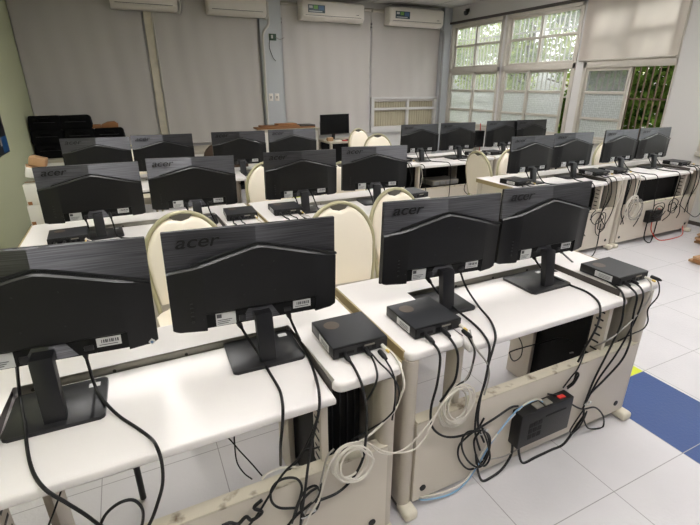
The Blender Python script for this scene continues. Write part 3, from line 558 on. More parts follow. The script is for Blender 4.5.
aircon(2.73, 1.14, 2.58, 'white wall air conditioner with coloured label, third from the green wall', True)
aircon(4.40, 1.16, 2.585, 'white wall air conditioner with coloured label in the far corner by the windows', True)
def pipe(name, pts, r, m, label, cat, group=None):
    b = MB(); b.tube(spline(pts, 5), r, 8); return tag(b.build(name, M[m]), label, cat, group)
pipe('conduit_pipe', [(1.87, 6.975, 2.60), (2.5, 6.975, 2.60), (5.1, 6.975, 2.615)], .016, 'pipe', 'upper grey conduit running along the wall behind the air conditioners right of the pillar', 'pipe', 'wall conduits')
pipe('conduit_pipe', [(1.87, 6.975, 2.545), (2.5, 6.975, 2.545), (5.1, 6.975, 2.56)], .012, 'pipe', 'lower grey conduit running along the wall behind the air conditioners right of the pillar', 'pipe', 'wall conduits')
pipe('conduit_pipe', [(.26, 6.975, 2.69), (.6, 6.975, 2.69), (.9, 6.975, 2.69), (1.49, 6.975, 2.69)], .016, 'pipe', 'grey conduit between the two air conditioners left of the pillar', 'pipe', 'wall conduits')
pipe('drain_pipe', [(1.63, 6.88, 2.72), (1.64, 6.875, 2.5), (1.54, 6.88, 2.35), (1.535, 6.885, 2.0), (1.53, 6.885, 1.2), (1.53, 6.885, .5)], .02, 'pipe_white', 'white drain pipe running down the left edge of the pale blue pillar', 'pipe')
pipe('drain_pipe', [(-.09, 6.91, 2.58), (-.1, 6.91, 2.5), (-.095, 6.915, 1.8), (-.09, 6.915, .9), (-.09, 6.915, .02)], .012, 'pipe_white', 'thin white pipe running down beside the cream post between two blinds', 'pipe')
pipe('drain_pipe', [(5.04, 6.90, 2.6), (5.10, 6.84, 2.5), (5.115, 6.84, 2.2), (5.115, 6.84, 1.4), (5.115, 6.84, .4)], .022, 'pipe', 'grey drain pipe in the corner below the last air conditioner', 'pipe')
# junction board and wires, outlets, camera
t = thing('junction_board', 'small green circuit board with loose wires on the pale blue pillar', 'junction box', (1.70, 6.90, 2.31))
b = MB(); b.box(-.06, .06, -.025, 0, -.05, .05, .004); b.build('board', M['pcb'], t)
b = MB(); b.box(-.03, .0, -.04, -.02, -.02, .03, .003); b.build('connector', M['sticker'], t)
b = MB(); b.tube(spline([(.05, -.03, 0), (.12, -.02, -.03), (.2, -.01, .0)]), .006, 6); b.build('wire', M['cable_grey'], t)
b = MB(); b.tube(spline([(-.05, -.03, -.02), (-.07, -.03, -.15), (-.02, -.03, -.3), (.03, -.02, -.36)]), .005, 6); b.build('wire', M['cable_black'], t)
for x, w_ in ((1.61, 'left'), (1.72, 'right')):
    t = thing('wall_outlet', 'small white wall outlet on the pale blue pillar, the %s one of the pair' % w_, 'outlet', (x, 6.90, 1.38), 0, 'wall outlets on the pillar')
    b = MB(); b.box(-.04, .04, -.012, 0, -.06, .06, .005); b.build('plate', M['ac'], t)
    b = MB(); b.box(-.014, -.006, -.0135, -.01, -.02, .02); b.box(.006, .014, -.0135, -.01, -.02, .02); b.build('socket', M['ink'], t, smooth=False)
t = thing('security_camera', 'small black dome camera above the far windows', 'camera', (5.29, 6.40, 2.83))
b = MB(); b.box(-.03, .01, -.04, .04, -.01, .05, .006); b.build('mount', M['black'], t)
b = MB(); b.lathe([(.001, -.06), (.025, -.055), (.045, -.03), (.05, 0), (.045, .01)], 16, (-.035, 0, 0)); b.build('dome', M['screen'], t)

# ceiling lamps: unseen fluorescent panels, positions chosen for brightness and monitor streaks
LAMP = lamp_mat(LAMP_E)
for i, (x, y) in enumerate(LAMPS):
    t = thing('ceiling_light', 'unseen fluorescent ceiling panel, placed for brightness', 'ceiling light', (x, y, ZC), 0, 'fluorescent ceiling panels')
    b = MB()
    b.box(-.09, -.07, -.62, .62, -.03, .0); b.box(.07, .09, -.62, .62, -.03, 0); b.box(-.07, .07, -.62, -.6, -.03, 0); b.box(-.07, .07, .6, .62, -.03, 0)
    b.build('housing', M['ac'], t, smooth=False)
    b = MB(); b.box(-.07, .07, -.6, .6, -.022, -.004); b.build('diffuser', LAMP, t, smooth=False)

# ------------------------------------------------------------------ computer desk
DW, DD, TR = 1.36, .61, .715
def make_desk(name_label):
    t = thing('computer_desk')
    P = []
    def arc(cx, cy, r, a0, a1, n=4): return [(cx+r*math.cos(R_(a0+(a1-a0)*i/n)), cy+r*math.sin(R_(a0+(a1-a0)*i/n))) for i in range(n+1)]
    r = .03
    P += arc(r, r, r, 180, 270)+arc(.245-r, r, r, 270, 360)+[(.245, .42), (1.115, .42)]
    P += arc(1.115+r, r, r, 180, 270)+arc(DW-r, r, r, 270, 360)+arc(DW-.02, DD-.02, .02, 0, 90)+arc(.02, DD-.02, .02, 90, 180)
    b = MB(); b.prism(P, 'z', .708, .742, .010, 3); b.build('desktop', M['white_lam'], t)
    b = MB(); Q = [(.25, -.012), (1.11, -.012), (1.11, .345), (1.01, .345), (1.01, .412), (.35, .412), (.35, .345), (.25, .345)]
    b.prism(Q, 'z', .683, TR, .011, 3); b.build('monitor_shelf', M['white_lam'], t)
    for x0, x1 in ((-.004, .004), (DW-.004, DW+.004)):
        b = MB(); b.box(x0, x1, .03, DD-.02, .704, .7405); b.build('edge_band', M['edge_tan'], t, smooth=False)
    for x0, x1 in ((.245, .2475), (1.1125, 1.115)):
        b = MB(); b.box(x0, x1, .03, .42, .70, .738); b.build('inner_edge_band', M['edge_dark'], t, smooth=False)
    b = MB(); b.box(.262, 1.098, .412, .42, .700, .737, .001); rail = b.build('rear_rail', M['rail'], t)
    for x in (.30, .52, .74, .96, 1.06):
        b = MB(); b.cyl((x, .413, .719), (x, .4095, .719), .0055, 10); b.build('screw', M['screw'], rail)
    b = MB(); b.box(.25, 1.11, .34, .55, .60, .612); b.box(.25, 1.11, .54, .55, .60, .70); b.box(.25, 1.11, .335, .342, .60, .68); b.build('cable_trough', M['black_matte'], t, smooth=False)
    # ends: rounded column, panel, foot
    for s in (0, 1):
        X = (lambda a: a) if s == 0 else (lambda a: DW-.022-a)
        def bx(m, x0, x1, *q, **k): m.box(min(X(x0), X(x1)), max(X(x0), X(x1)), *q, **k)
        b = MB(); b.prism(rrect(min(X(.0), X(.055)), max(X(.0), X(.055)), .002, .09, .024), 'z', .045, .708); b.build('leg_column', M['beige_leg'], t)
        b = MB(); bx(b, .006, .028, .09, .56, .06, .708); b.build('end_panel', M['beige'], t, smooth=False)
        b = MB(); b.prism(rrect(min(X(.0), X(.055)), max(X(.0), X(.055)), .50, .58, .02), 'z', .045, .708); b.build('leg_column', M['beige_leg'], t)
        b = MB(); bx(b, .004, .052, .02, .60, .012, .045, bev=.006); fr = b.build('foot_rail', M['edge_dark'], t)
        b = MB(); bx(b, .0, .058, -.045, .035, .006, .05, bev=.014, seg=3); b.build('foot_cap', M['cap'], fr)
        b = MB(); bx(b, .0, .058, .585, .64, .006, .05, bev=.014, seg=3); b.build('foot_cap', M['cap'], fr)
        # equipment bay under the raised end of the top
        for y0, y1, z0 in ((.03, .10, .40), (.40, .55, .012)):
            b = MB(); bx(b, .238, .262, y0, y1, z0, .706, bev=.002)
            b.mi = 1
            if z0 > .1:
                for k in range(7): bx(b, .2615, .2632, y0+.018, y1-.016, .43+k*.038, .439+k*.038, M4=Matrix.Translation((0, 0, 0)))
            b.build('bay_post', [M['beige'], M['edge_black']], t)
        if s == 0: continue
        b = MB(); bx(b, .075, .225, .13, .50, .06, .69, bev=.004); c = b.build('equipment_bay', M['black_matte'], t)
        b = MB()
        for k in range(5): bx(b, .095+k*.028, .099+k*.028, .126, .131, .12, .66)
        b.build('vent_slots', M['base_grey'], c, smooth=False)
    b = MB(); b.box(.055, DW-.055, .0, .018, .05, .432); b.build('back_panel', M['beige'], t, smooth=False)
    b = MB(); b.box(.055, DW-.055, -.001, .045, .430, .440, .002); b.build('panel_lip', M['beige_dirty'], t)
    for x in (.10, DW-.11):
        b = MB(); b.cyl((x, .001, .105), (x, -.003, .105), .014, 16); b.build('cable_grommet', M['edge_black'], t)
    b = MB(); b.box(.25, 1.11, .30, .33, .655, .683); b.build('cross_beam', M['beige_leg'], t, smooth=False)
    return t
desk0 = make_desk('')
ROWS = dict(A=(-1.40, -.045), B=(0, 0), C=(-1.36, 1.69), D=(.02, 1.67), E=(2.25, 1.70), F=(3.615, 1.70), G=(-1.36, 3.29), H=(.02, 3.29), I=(2.01, 3.24), J=(3.39, 3.24))
DL = dict(
 A='white two-seat computer desk nearest the camera at left, loose cables down its front',
 B='white two-seat desk with black power box on back panel, beside the blue floor tile',
 C='white two-seat computer desk by the green wall, second row back',
 D='white two-seat computer desk in the second row, just left of the aisle',
 E='white two-seat desk right of the aisle, its tan end beside a cream chair',
 F='white two-seat desk at far right, red cable under its black power box',
 G='white two-seat computer desk in front of the pile of black bags, third row',
 H='white two-seat computer desk third row, in front of the counter with brown planks',
 I='white two-seat desk third row right of the aisle, grey ridged box beneath',
 J='white two-seat computer desk in the far corner by the windows, third row')
DESK = {}
for k, (x, y) in ROWS.items():
    d = desk0 if k == 'A' else copy_tree(desk0)
    d.location = (x, y, 0); tag(d, DL[k], 'desk', 'two-seat computer desks in rows'); DESK[k] = d
b = MB(); b.tube([(.50, .575, 0), (.50, .575, .706)], .012, 10); b.build('support_leg', M['black'], DESK['A'])
# black boards under the right-hand desks, so the openings there show black
for k in 'EFIJ':
    y_ = .14 if k in 'EF' else .552
    b = MB(); b.box(.27, 1.09, y_, y_+.012, .10, .68); b.build('dark_board', M['black_matte'], DESK[k], smooth=False)

# ------------------------------------------------------------------ monitors
fc = bpy.data.curves.new('logo', 'FONT'); fc.body = 'acer'; fc.size = .05; fc.shear = .25; fc.extrude = .0008; fc.offset = .0004
fo = bpy.data.objects.new('logo_tmp', fc); COL.objects.link(fo); bpy.context.view_layer.update()
logo_me = bpy.data.meshes.new_from_object(fo.evaluated_get(bpy.context.evaluated_depsgraph_get()))
bpy.data.objects.remove(fo)
xs = [v.co.x for v in logo_me.vertices]; ys_ = [v.co.y for v in logo_me.vertices]
lx, ly = (max(xs)-min(xs)), (max(ys_)-min(ys_)); mx_, my_ = min(xs), min(ys_)
for v in logo_me.vertices: v.co = Vector(((v.co.x-mx_)/lx*.128, -v.co.z, (v.co.y-my_)/ly*.027))
logo_me.materials.clear(); logo_me.materials.append(M['logo']); logo_me.name = 'maker_logo'
W, HH = .54, .325
def make_monitor(h, roll):
    t = thing('computer_monitor')
    b = MB(); b.prism(rrect(-.12, .12, -.098, .098, .012), 'z', 0, .011, .003, 2); base = b.build('stand_base', M['base_grey'], t)
    b = MB(); b.box(.07, .10, .055, .075, .0108, .0116); b.build('base_sticker', M['sticker'], base, smooth=False)
    # neck: leaning blade, then a hook forward into the back of the screen
    b = MB(); zt = h-.150
    b.prism([(-.075, .009), (-.045, .009), (-.030, zt+.008), (.0, zt+.02), (.0, zt+.03), (-.052, zt+.03), (-.056, zt+.02)], 'x', -.0275, .0275, .004, 2)
    b.build('stand_neck', M['base_grey'], t)
    # screen side
    b = MB(); b.box(-W/2, W/2, .012, .022, h-HH/2, h+HH/2, .003); b.build('bezel', M['black'], t)
    b = MB(); b.box(-W/2+.007, W/2-.007, .0215, .0232, h-HH/2+.018, h+HH/2-.007); b.build('screen', M['screen'], t, smooth=False)
    # brushed upper back: two facets meeting in a crease above the peak
    b = MB(); z0, z1 = h-HH/2+.010, h+HH/2-.001
    prof = []
    for i in range(-12, 13):
        u = i/12; x = u*(W/2-.001); prof.append((x, -.014*(1-abs(u))**1.8))
    prof += [(W/2-.001, .013), (-W/2+.001, .013)]
    b.prism(prof[::-1], 'z', z0, z1)
    for v in b.bm.verts:
        if v.co.y < .0125: v.co.y += .009 if v.co.z > h else -.006
    b.build('upper_back', M['brushed'], t, angle=2)
    # lower back housing with the shallow roof-shaped top edge; it thins out towards the sides
    top = [(-W/2, .040), (-.20, .052), (-.10, .078), (-.02, .0985), (.005, .1025), (.03, .098), (.12, .075), (.20, .053), (W/2, .036)]
    def zt_(x):
        for (xa, za), (xb, zb) in zip(top, top[1:]):
            if x <= xb+1e-9: return za+(zb-za)*(x-xa)/(xb-xa)
    def yb(x):
        u = min(1, max(0, (W/2-abs(x))/.11)); u = u*u*(3-2*u); return -.006-.018*u
    RL, RR, RB = -.170, .192, -.106
    xs_ = sorted({-W/2, -.262, -.25, -.235, -.22, -.20, -.18, RL, -.10, -.02, .005, .03, .12, .18, RR, .205, .22, .235, .25, .262, W/2})
    b = MB(); cols = []
    for x in xs_:
        zb_ = -.1625+(.010 if abs(x) > .269 else .004 if abs(x) > .26 else 0)
        bots = [RB] if RL < x < RR else [zb_, RB] if x == RL else [RB, zb_] if x == RR else [zb_]
        for zb_ in bots:
            z1 = zt_(x); y = yb(x)
            cols.append([b.bm.verts.new((x, yy, h+zz)) for yy, zz in ((.012, zb_), (y+.004, zb_), (y, zb_+.004), (y, z1-.006), (y+.005, z1), (.012, z1))])
    for c0, c1 in zip(cols, cols[1:]):
        for i in range(6): 
            if i < 5:
                q_ = b.bm.faces.new((c0[i], c0[i+1], c1[i+1], c1[i])); q_.material_index = 1 if i == 3 else 0
    b.bm.faces.new(cols[0]); b.bm.faces.new(cols[-1][::-1])
    bmesh.ops.remove_doubles(b.bm, verts=b.bm.verts[:], dist=1e-6)
    bmesh.ops.recalc_face_normals(b.bm, faces=b.bm.faces[:])
    b.build('lower_back', [M['black'], M['ridge']], t, angle=20)
    # groove and ribs under the roof line
    b = MB()
    for (xa, za), (xb, zb) in zip(top[1:-1], top[2:]):
        b.prism([(xa, h+za+.001), (xb, h+zb+.001), (xb, h+zb+.0075), (xa, h+za+.0075)][::-1], 'y', -.0135, -.002)
    v = b.build('vent_groove', M['edge_black'], t, smooth=False)
    b = MB()
    for i in range(46):
        x = .012+i*.0037; k = (x-.005)/(.20-.005); z = .1025+(.053-.1025)*k
        b.box(x, x+.0016, -.016, -.0125, h+z-.0005, h+z+.0065)
    b.build('vent_ribs', M['base_grey'], v, smooth=False)
    # connector bay with labels and sockets
    b = MB(); b.box(-.170, .192, -.0145, .012, h-.156, h-.104); bay = b.build('connector_bay', M['black_matte'], t, smooth=False)
    b = MB(); b.box(-.142, -.080, -.0156, -.0140, h-.154, h-.110); lb = b.build('label', M['sticker'], bay, smooth=False)
    b = MB(); b.box(-.139, -.124, -.0162, -.0154, h-.127, h-.114)
    for k in range(3): b.box(-.138, -.092-.006*k, -.0162, -.0154, h-.136-.006*k, h-.134-.006*k)
    b.build('label_print', M['ink'], lb, smooth=False)
    b = MB(); b.box(.112, .174, -.0156, -.0140, h-.139, h-.111); lb = b.build('label', M['sticker'], bay, smooth=False)
    b = MB()
    for k in range(9): b.box(.124+.005*k, .126+.005*k+.001*(k % 3), -.0162, -.0154, h-.127, h-.117)
    b.box(.118, .165, -.0162, -.0154, h-.134, h-.132); b.build('label_print', M['ink'], lb, smooth=False)
    b = MB(); b.box(-.070, -.048, -.019, -.0140, h-.150, h-.128, .002); b.build('power_socket', M['base_grey'], bay)
    b = MB(); b.box(.080, .104, -.019, -.0140, h-.144, h-.128, .002); b.build('video_socket', M['base_grey'], bay)
    for k in range(4):
        b = MB(); b.box(-.214, -.206, -.0252, -.0225, h-.062-.014*k, h-.059-.014*k); b.build('control_button', M['edge_black'], t, smooth=False)
    b = MB(); b.cyl((-.210, -.0225, h-.122), (-.210, -.0255, h-.122), .004, 12); b.build('power_button', M['edge_black'], t)
    for x, z in ((-.05, .045), (.05, .045), (-.05, -.055), (.05, -.055), (-.178, -.12)):
        b = MB(); b.cyl((x, -.0225, h+z), (x, -.0252, h+z), .0022, 8); b.build('mount_screw', M['edge_black'], t)
    lo = bpy.data.objects.new('maker_logo', logo_me); COL.objects.link(lo); lo.parent = t; lo.location = (-.235, -.0012, h+.112); lo.rotation_euler = (0, 0, -math.atan2(.010, .265))
    lo['label'] = 'dark raised maker lettering'
    Rm = Matrix.Rotation(R_(roll), 3, 'Y'); c = Vector((0, 0, h))
    for o in list(t.children):
        if not o.name.startswith('stand'):
            p0 = o.location.copy(); e0 = o.rotation_euler.to_matrix()
            o.rotation_euler = (Rm @ e0).to_euler(); o.location = Rm @ (p0-c)+c
    return t
mon_first = make_monitor(.314, 1.9); mon_near = make_monitor(.294, 1.4)
for o in mon_first.children:
    if o.name.startswith('stand'): o.location = (-.018, -.012, 0)
mon_far = make_monitor(.266, .7)
MON = [  # desk, x, y, yaw, tilt, label
 ('A', -1.000, .250, -1.5, 'black computer monitor nearest the camera at far left, a small diamond sticker on its corner'),
 ('A', -.417, .270, -1.5, 'black computer monitor on the nearest left desk, second from the left in the front row'),
 ('B', .340, .300, -2.5, 'black computer monitor right behind a mini computer, third from the left in the front row'),
 ('B', .892, .290, .6, 'black computer monitor at the right end of the front row'),
 ('C', -.959, 1.97, 4, 'black monitor beside the stacked white cartons by the green wall, second row'),
 ('C', -.379, 2.01, -4, 'black computer monitor in the second row, second from the green wall'),
 ('D', .358, 1.975, .4, 'black monitor in the second row, third from the green wall'),
 ('D', .958, 1.98, -6, 'black computer monitor in the second row next to the aisle, rightmost on the left side'),
 ('E', 2.624, 2.0, .8, 'black monitor right of the aisle, second row, nearest the aisle chair'),
 ('E', 3.22, 2.045, -.7, 'black computer monitor right of the aisle in the second row, second from the aisle'),
 ('F', 3.948, 2.05, 1.1, 'black computer monitor in front of the open window, left one on the far right desk'),
 ('F', 4.519, 2.055, -.2, 'black computer monitor closest to the right wall pillar'),
 ('G', -.979, 3.55, 1.6, 'black computer monitor in the third row in front of the black bags'),
 ('G', -.428, 3.59, 2.4, 'black computer monitor in the third row below the cream post between blinds'),
 ('H', .286, 3.58, 2.7, 'black computer monitor in the third row, right of the dark brown chair back'),
 ('H', .852, 3.585, 5.2, 'black computer monitor in the third row in front of the brown planks'),
 ('I', 2.431, 3.54, 2.4, 'black computer monitor third row right of the aisle, leftmost of the four by the windows'),
 ('I', 2.998, 3.54, 1.7, 'black computer monitor third row right of the aisle, second from the left of four'),
 ('J', 3.744, 3.56, -.6, 'black computer monitor third row right of the aisle, third from the left of four'),
 ('J', 4.230, 3.53, -.1, 'black computer monitor third row right of the aisle, last of four, half behind another monitor')]
first = {}
for i, (k, x, y, yaw, lab) in enumerate(MON):
    src = mon_first if i == 0 else mon_near if k in 'AB' else mon_far
    m_ = src if src.name not in first else copy_tree(src); first[src.name] = 1
    m_.location = (x, y, TR+.0005); m_.rotation_euler = (0, 0, R_(yaw)); tag(m_, lab, 'monitor', 'black monitors on the classroom desks')
    if i == 0: front_left = m_
b = MB(); b.prism([(-.009, 0), (0, -.009), (.009, 0), (0, .009)], 'y', -.0165, -.0105); s = b.build('diamond_sticker', M['sticker'], front_left, smooth=False, loc=(.247, 0, .295-.140))
b = MB(); b.cyl((0, -.0160, 0), (0, -.0172, 0), .0042, 14); b.build('sticker_dot', M['label_blue'], s)
# the lone monitor on the back table shows its screen
m_ = copy_tree(mon_far); m_.location = (2.50, 6.22, .6905); m_.rotation_euler = (0, 0, PI+R_(1))
tag(m_, 'lone monitor with dark screen facing the camera, on the table by the back wall', 'monitor')

# ------------------------------------------------------------------ mini computers
def make_pc():
    t = thing('mini_computer')
    b = MB(); b.box(-.1, .1, -.1, .1, .003, .043, .003); b.build('case', M['black'], t)
    b = MB(); b.box(-.097, .097, -.094, .097, .0425, .0436); b.build('perforated_lid', M['perf'], t, smooth=False)
    b = MB(); b.cyl((-.045, .045, .0432), (-.045, .045, .0442), .028, 28); b.build('fan_grille', M['fan'], t)
    b = MB(); b.box(-.094, .094, -.1012, -.0985, .007, .039); pp = b.build('port_panel', M['base_grey'], t, smooth=False)
    b = MB()
    for x, w_, z0, z1 in ((-.08, .016, .012, .026), (-.05, .024, .014, .024), (-.015, .02, .012, .03), (.015, .014, .011, .02), (.04, .016, .011, .026)): b.box(x, x+w_, -.1022, -.1005, z0, z1)
    b.build('ports', M['black_matte'], pp, smooth=False)
    b = MB(); b.box(.012, .05, -.1022, -.1005, .027, .033); b.build('port_shield', M['rail'], pp, smooth=False)
    b = MB(); b.box(-.1012, -.0995, -.065, .02, .011, .037); lb = b.build('side_label', M['sticker'], t, smooth=False)
    b = MB()
    for k in range(3): b.box(-.1018, -.101, -.055, .0, .016+.006*k, .018+.006*k)
    b.build('label_print', M['ink'], lb, smooth=False)
    for x in (-.08, .08):
        for y in (-.08, .08):
            b = MB(); b.cyl((x, y, 0), (x, y, .004), .008, 10); b.build('foot', M['black_matte'], t)
    return t
pc0 = make_pc()
PCS = [ # x, y, z, yaw, label
 (-.138, .176, .742, -1, 'black mini computer on the right end of the nearest left desk'),
 (.168, .168, .742, 0, 'black mini computer on the desk with the power box, left end'),
 (1.226, .150, .742, 0, 'black mini computer on the right end of the front row beside the open floor'),
 (-1.115, 1.86, .742, 3, 'black mini computer second row beside the green wall'),
 (-.115, 1.92, .742, -4, 'black mini computer second row, left one of the pair at the gap between two desks'),
 (.200, 1.91, .742, -3, 'black mini computer second row, right one of the pair at the gap between two desks'),
 (1.262, 1.93, .742, 2, 'black mini computer second row on the aisle end, behind a cream chair'),
 (2.385, 1.92, .742, 6, 'black mini computer on the right side at the aisle end of its desk'),
 (3.44, 1.93, .742, -3, 'black mini computer right side, left one of the pair at the gap between two desks'),
 (3.715, 1.92, .742, 4, 'black mini computer right side, right one of the pair at the gap between two desks'),
 (4.82, 1.93, .742, 3, 'black mini computer at far right beside the wall pillar'),
 (2.14, 3.48, .742, 2, 'black mini computer third row right of the aisle, at the aisle end of its desk'),
 (3.25, 3.47, .742, 0, 'black mini computer third row right, behind the two aisle chairs, left of the pair'),
 (3.52, 3.46, .742, 0, 'black mini computer third row right, behind the two aisle chairs, right of the pair')]
PCO = []
for i, (x, y, z, a, lab) in enumerate(PCS):
    p_ = pc0 if i == 0 else copy_tree(pc0)
    p_.location = (x, y, z+.0005); p_.rotation_euler = (0, 0, R_(a)); tag(p_, lab, 'mini computer', 'black mini computers on the desks'); PCO.append(p_)

# ------------------------------------------------------------------ banquet chairs
def make_chair():
    t = thing('banquet_chair')
    # local: front is -y, floor z=0
    b = MB()
    prof = rrect(-.205, .205, -.21, .20, .07, 6)
    b.prism(prof, 'z', .405, .475, .022, 4); b.build('seat', M['cream'], t)
    lean = lambda z: .205+(z-.45)*.17
    zc, hw, rz = .725, .205, .232      # arch centre, half width, rise
    def arch(off, n=18, z0=.50):
        w = hw+off; out = [(-w*.86, z0), (-w*.95, .60)]
        for i in range(n+1):
            a = PI-PI*i/n; out.append((w*math.cos(a), zc+(rz+off)*math.sin(a)))
        return out+[(w*.95, .60), (w*.86, z0)]
    # padded back with a shallow dip under the handle
    P = arch(-.010, 22)
    P = [(x, z-(.030*math.exp(-(x/.045)**2) if z > zc+.12 else 0)) for x, z in P]
    b = MB()
    n = len(P)
    front = []; rings = []
    for d, s_ in ((-.030, .90), (-.022, .975), (.0, 1.0), (.016, .985)):
        cz = .71
        rings.append([b.bm.verts.new((x*s_, lean(cz+(z-cz)*s_)+d, cz+(z-cz)*s_)) for x, z in P])
    for a, c in zip(rings, rings[1:]):
        for i in range(n): b.bm.faces.new((a[i], a[(i+1) % n], c[(i+1) % n], c[i]))
    b.bm.faces.new(rings[0][::-1]); b.bm.faces.new(rings[-1])
    bmesh.ops.recalc_face_normals(b.bm, faces=b.bm.faces[:])
    b.build('backrest', M['cream'], t, angle=50)
    A = arch(.0, 26, .44)
    path = [(x, lean(z), z) for x, z in A]
    b = MB(); b.tube(path, .0125, 10); b.build('back_frame', M['gold'], t)
    b = MB(); ring_ = [(.055*math.cos(PI*i/8), lean(.9), .913-.024*math.sin(PI*i/8)) for i in range(9)]
    b.prism([(-.058, .944), (-.03, .915), (0, .908), (.03, .915), (.058, .944), (0, .955)][::-1], 'y', lean(.905)-.006, lean(.905)+.006, .002); b.build('handle', M['handle_grey'], t)
    for s_ in (-1, 1):
        b = MB(); b.tube(spline([(s_*.172, .205, .44), (s_*.175, .23, .30), (s_*.19, .28, .0)], 5), .0125, 8); b.build('leg', M['gold'], t)
        b = MB(); b.tube(spline([(s_*.18, -.17, .41), (s_*.185, -.185, .25), (s_*.19, -.20, .0)], 5), .0125, 8); b.build('leg', M['gold'], t)
        b = MB(); b.tube([(s_*.182, .215, .40), (s_*.182, -.175, .40)], .010, 8); b.build('seat_rail', M['gold'], t)
    b = MB(); b.tube([(-.184, -.18, .22), (.184, -.18, .22)], .008, 8); b.build('stretcher', M['gold'], t)
    return t
ch0 = make_chair()
CH = [
 (-.52, 1.07, 4, 'cream banquet chair behind the second front-row monitor'),
 (.27, .90, -3, 'cream banquet chair between the second and third front-row monitors'),
 (.795, 1.08, 8, 'cream banquet chair left of the third front-row monitor, by the yellow floor tile'),
 (.335, 2.46, 3, 'cream banquet chair half hidden behind the third monitor of the second row'),
 (.90, 2.18, -2, 'cream banquet chair seen through the slit between the two monitors next to the aisle'),
 (2.70, 2.47, 86, 'cream banquet chair turned sideways behind the aisle end of the right-hand desk'),
 (2.84, 2.17, 6, 'cream banquet chair right of the aisle chair, partly behind a monitor'),
 (4.28, 2.17, 0, 'cream banquet chair between the two right-hand desks, under the frosted window'),
 (-.70, 4.22, 5, 'cream banquet chair edge between the first two third-row monitors'),
 (2.52, 4.95, 14, 'cream banquet chair near the lone back monitor, upper of the overlapping pair'),
 (2.29, 4.12, -8, 'cream banquet chair near the lone back monitor, lower of the overlapping pair')]
for i, (x, y, a, lab) in enumerate(CH):
    c_ = ch0 if i == 0 else copy_tree(ch0)
    c_.location = (x, y, 0); c_.rotation_euler = (0, 0, R_(a)); tag(c_, lab, 'chair', 'cream banquet chairs')
t = thing('lounge_chair', 'dark brown rounded chair back between the third-row monitors', 'chair', (.48, 5.2, 0))
b = MB(); P = [(-.30, .45), (-.30, .62)]+[(.30*math.cos(PI-PI*i/12), .66+.20*math.sin(PI*i/12)) for i in range(13)]+[(.30, .45)]
b.prism(P[::-1], 'y', .18, .24, .02, 3); b.build('backrest', M['brown_vinyl'], t)
b = MB(); b.box(-.28, .28, -.25, .22, .38, .47, .03, 3); b.build('seat', M['brown_vinyl'], t)
for x in (-.25, .25):
    for y in (-.22, .2):
        b = MB(); b.cyl((x, y, 0), (x, y, .39), .018, 10); b.build('leg', M['black'], t)

# ------------------------------------------------------------------ things along the back wall
t = thing('storage_counter', 'long pale low counter along the back wall under the bags', 'counter', (-.35, 6.42, 0))
b = MB(); b.box(-1.50, 1.50, -.30, .40, .62, .65, .004); b.build('top', M['counter'], t)
b = MB(); b.box(-1.48, 1.48, -.28, .40, .08, .62); b.build('carcass', M['counter'], t, smooth=False)
b = MB(); b.box(-1.46, 1.46, -.26, .40, .0, .08); b.build('plinth', M['edge_black'], t, smooth=False)
for k in range(6):
    b = MB(); b.box(-1.47+k*.49, -1.47+k*.49+.475, -.295, -.28, .10, .60, .003); d = b.build('door', M['white_card'], t)
    b = MB(); b.box(-1.47+k*.49+.40, -1.47+k*.49+.44, -.305, -.295, .5, .515, .002); b.build('handle', M['rail'], d)
def make_bag():
    t = thing('equipment_bag')
    b = MB(); b.box(-.188, .188, -.16, .16, 0, .182, .036, 4)
    for v in b.bm.verts:
        v.co.z += .010*math.sin(v.co.x*17+v.co.y*9)*(v.co.z/.165); v.co.x *= 1+.03*math.sin(v.co.z*30)
    b.build('body', M['bag'], t)
    b = MB(); b.tube(spline([(-.07, -.155, .12), (-.05, -.185, .145), (.05, -.185, .145), (.07, -.155, .12)], 5), .009, 8); b.build('handle', M['bag'], t)
    b = MB(); b.tube(spline([(-.175, -.14, .10), (-.09, -.163, .105), (.09, -.163, .105), (.175, -.14, .10)], 5), .004, 6); b.build('zipper', M['base_grey'], t)
    return t
bag0 = make_bag(); first_bag = True
tiers = [(.6505, [-1.665, -1.29, -.915], 'bottom'), (.830, [-1.67, -1.30, -.935], 'middle'), (1.010, [-1.66, -1.32], 'top')]
names = {0: 'leftmost', 1: 'second from left', 2: 'third from left'}
for z, xs_, tn in tiers:
    for i, x in enumerate(xs_):
        g = bag0 if first_bag else copy_tree(bag0); first_bag = False
        g.location = (x, 6.36+.01*i, z); g.rotation_euler = (0, 0, R_(random.uniform(-5, 5)))
        tag(g, 'black soft bag in the %s layer of the bag pile, %s' % (tn, names[i]), 'bag', 'pile of black equipment bags')
b = MB(); b.prism([(-.11, 0), (.11, 0), (.115, .05), (.07, .085), (-.02, .08), (-.1, .045)], 'y', -.08, .08, .02, 3)
tag(b.build('brown_cap', M['kraft_dark'], loc=(-.92, 6.36, 1.012)), 'small rounded brown bundle on the right end of the black bag pile', 'bundle')
b = MB(); b.box(-.06, .06, -.05, .05, 0, .05, .004); tag(b.build('cardboard_carton', M['kraft_dark'], loc=(-1.09, 6.36, 1.012)), 'little brown carton on the black bags, beside the rounded bundle', 'box')
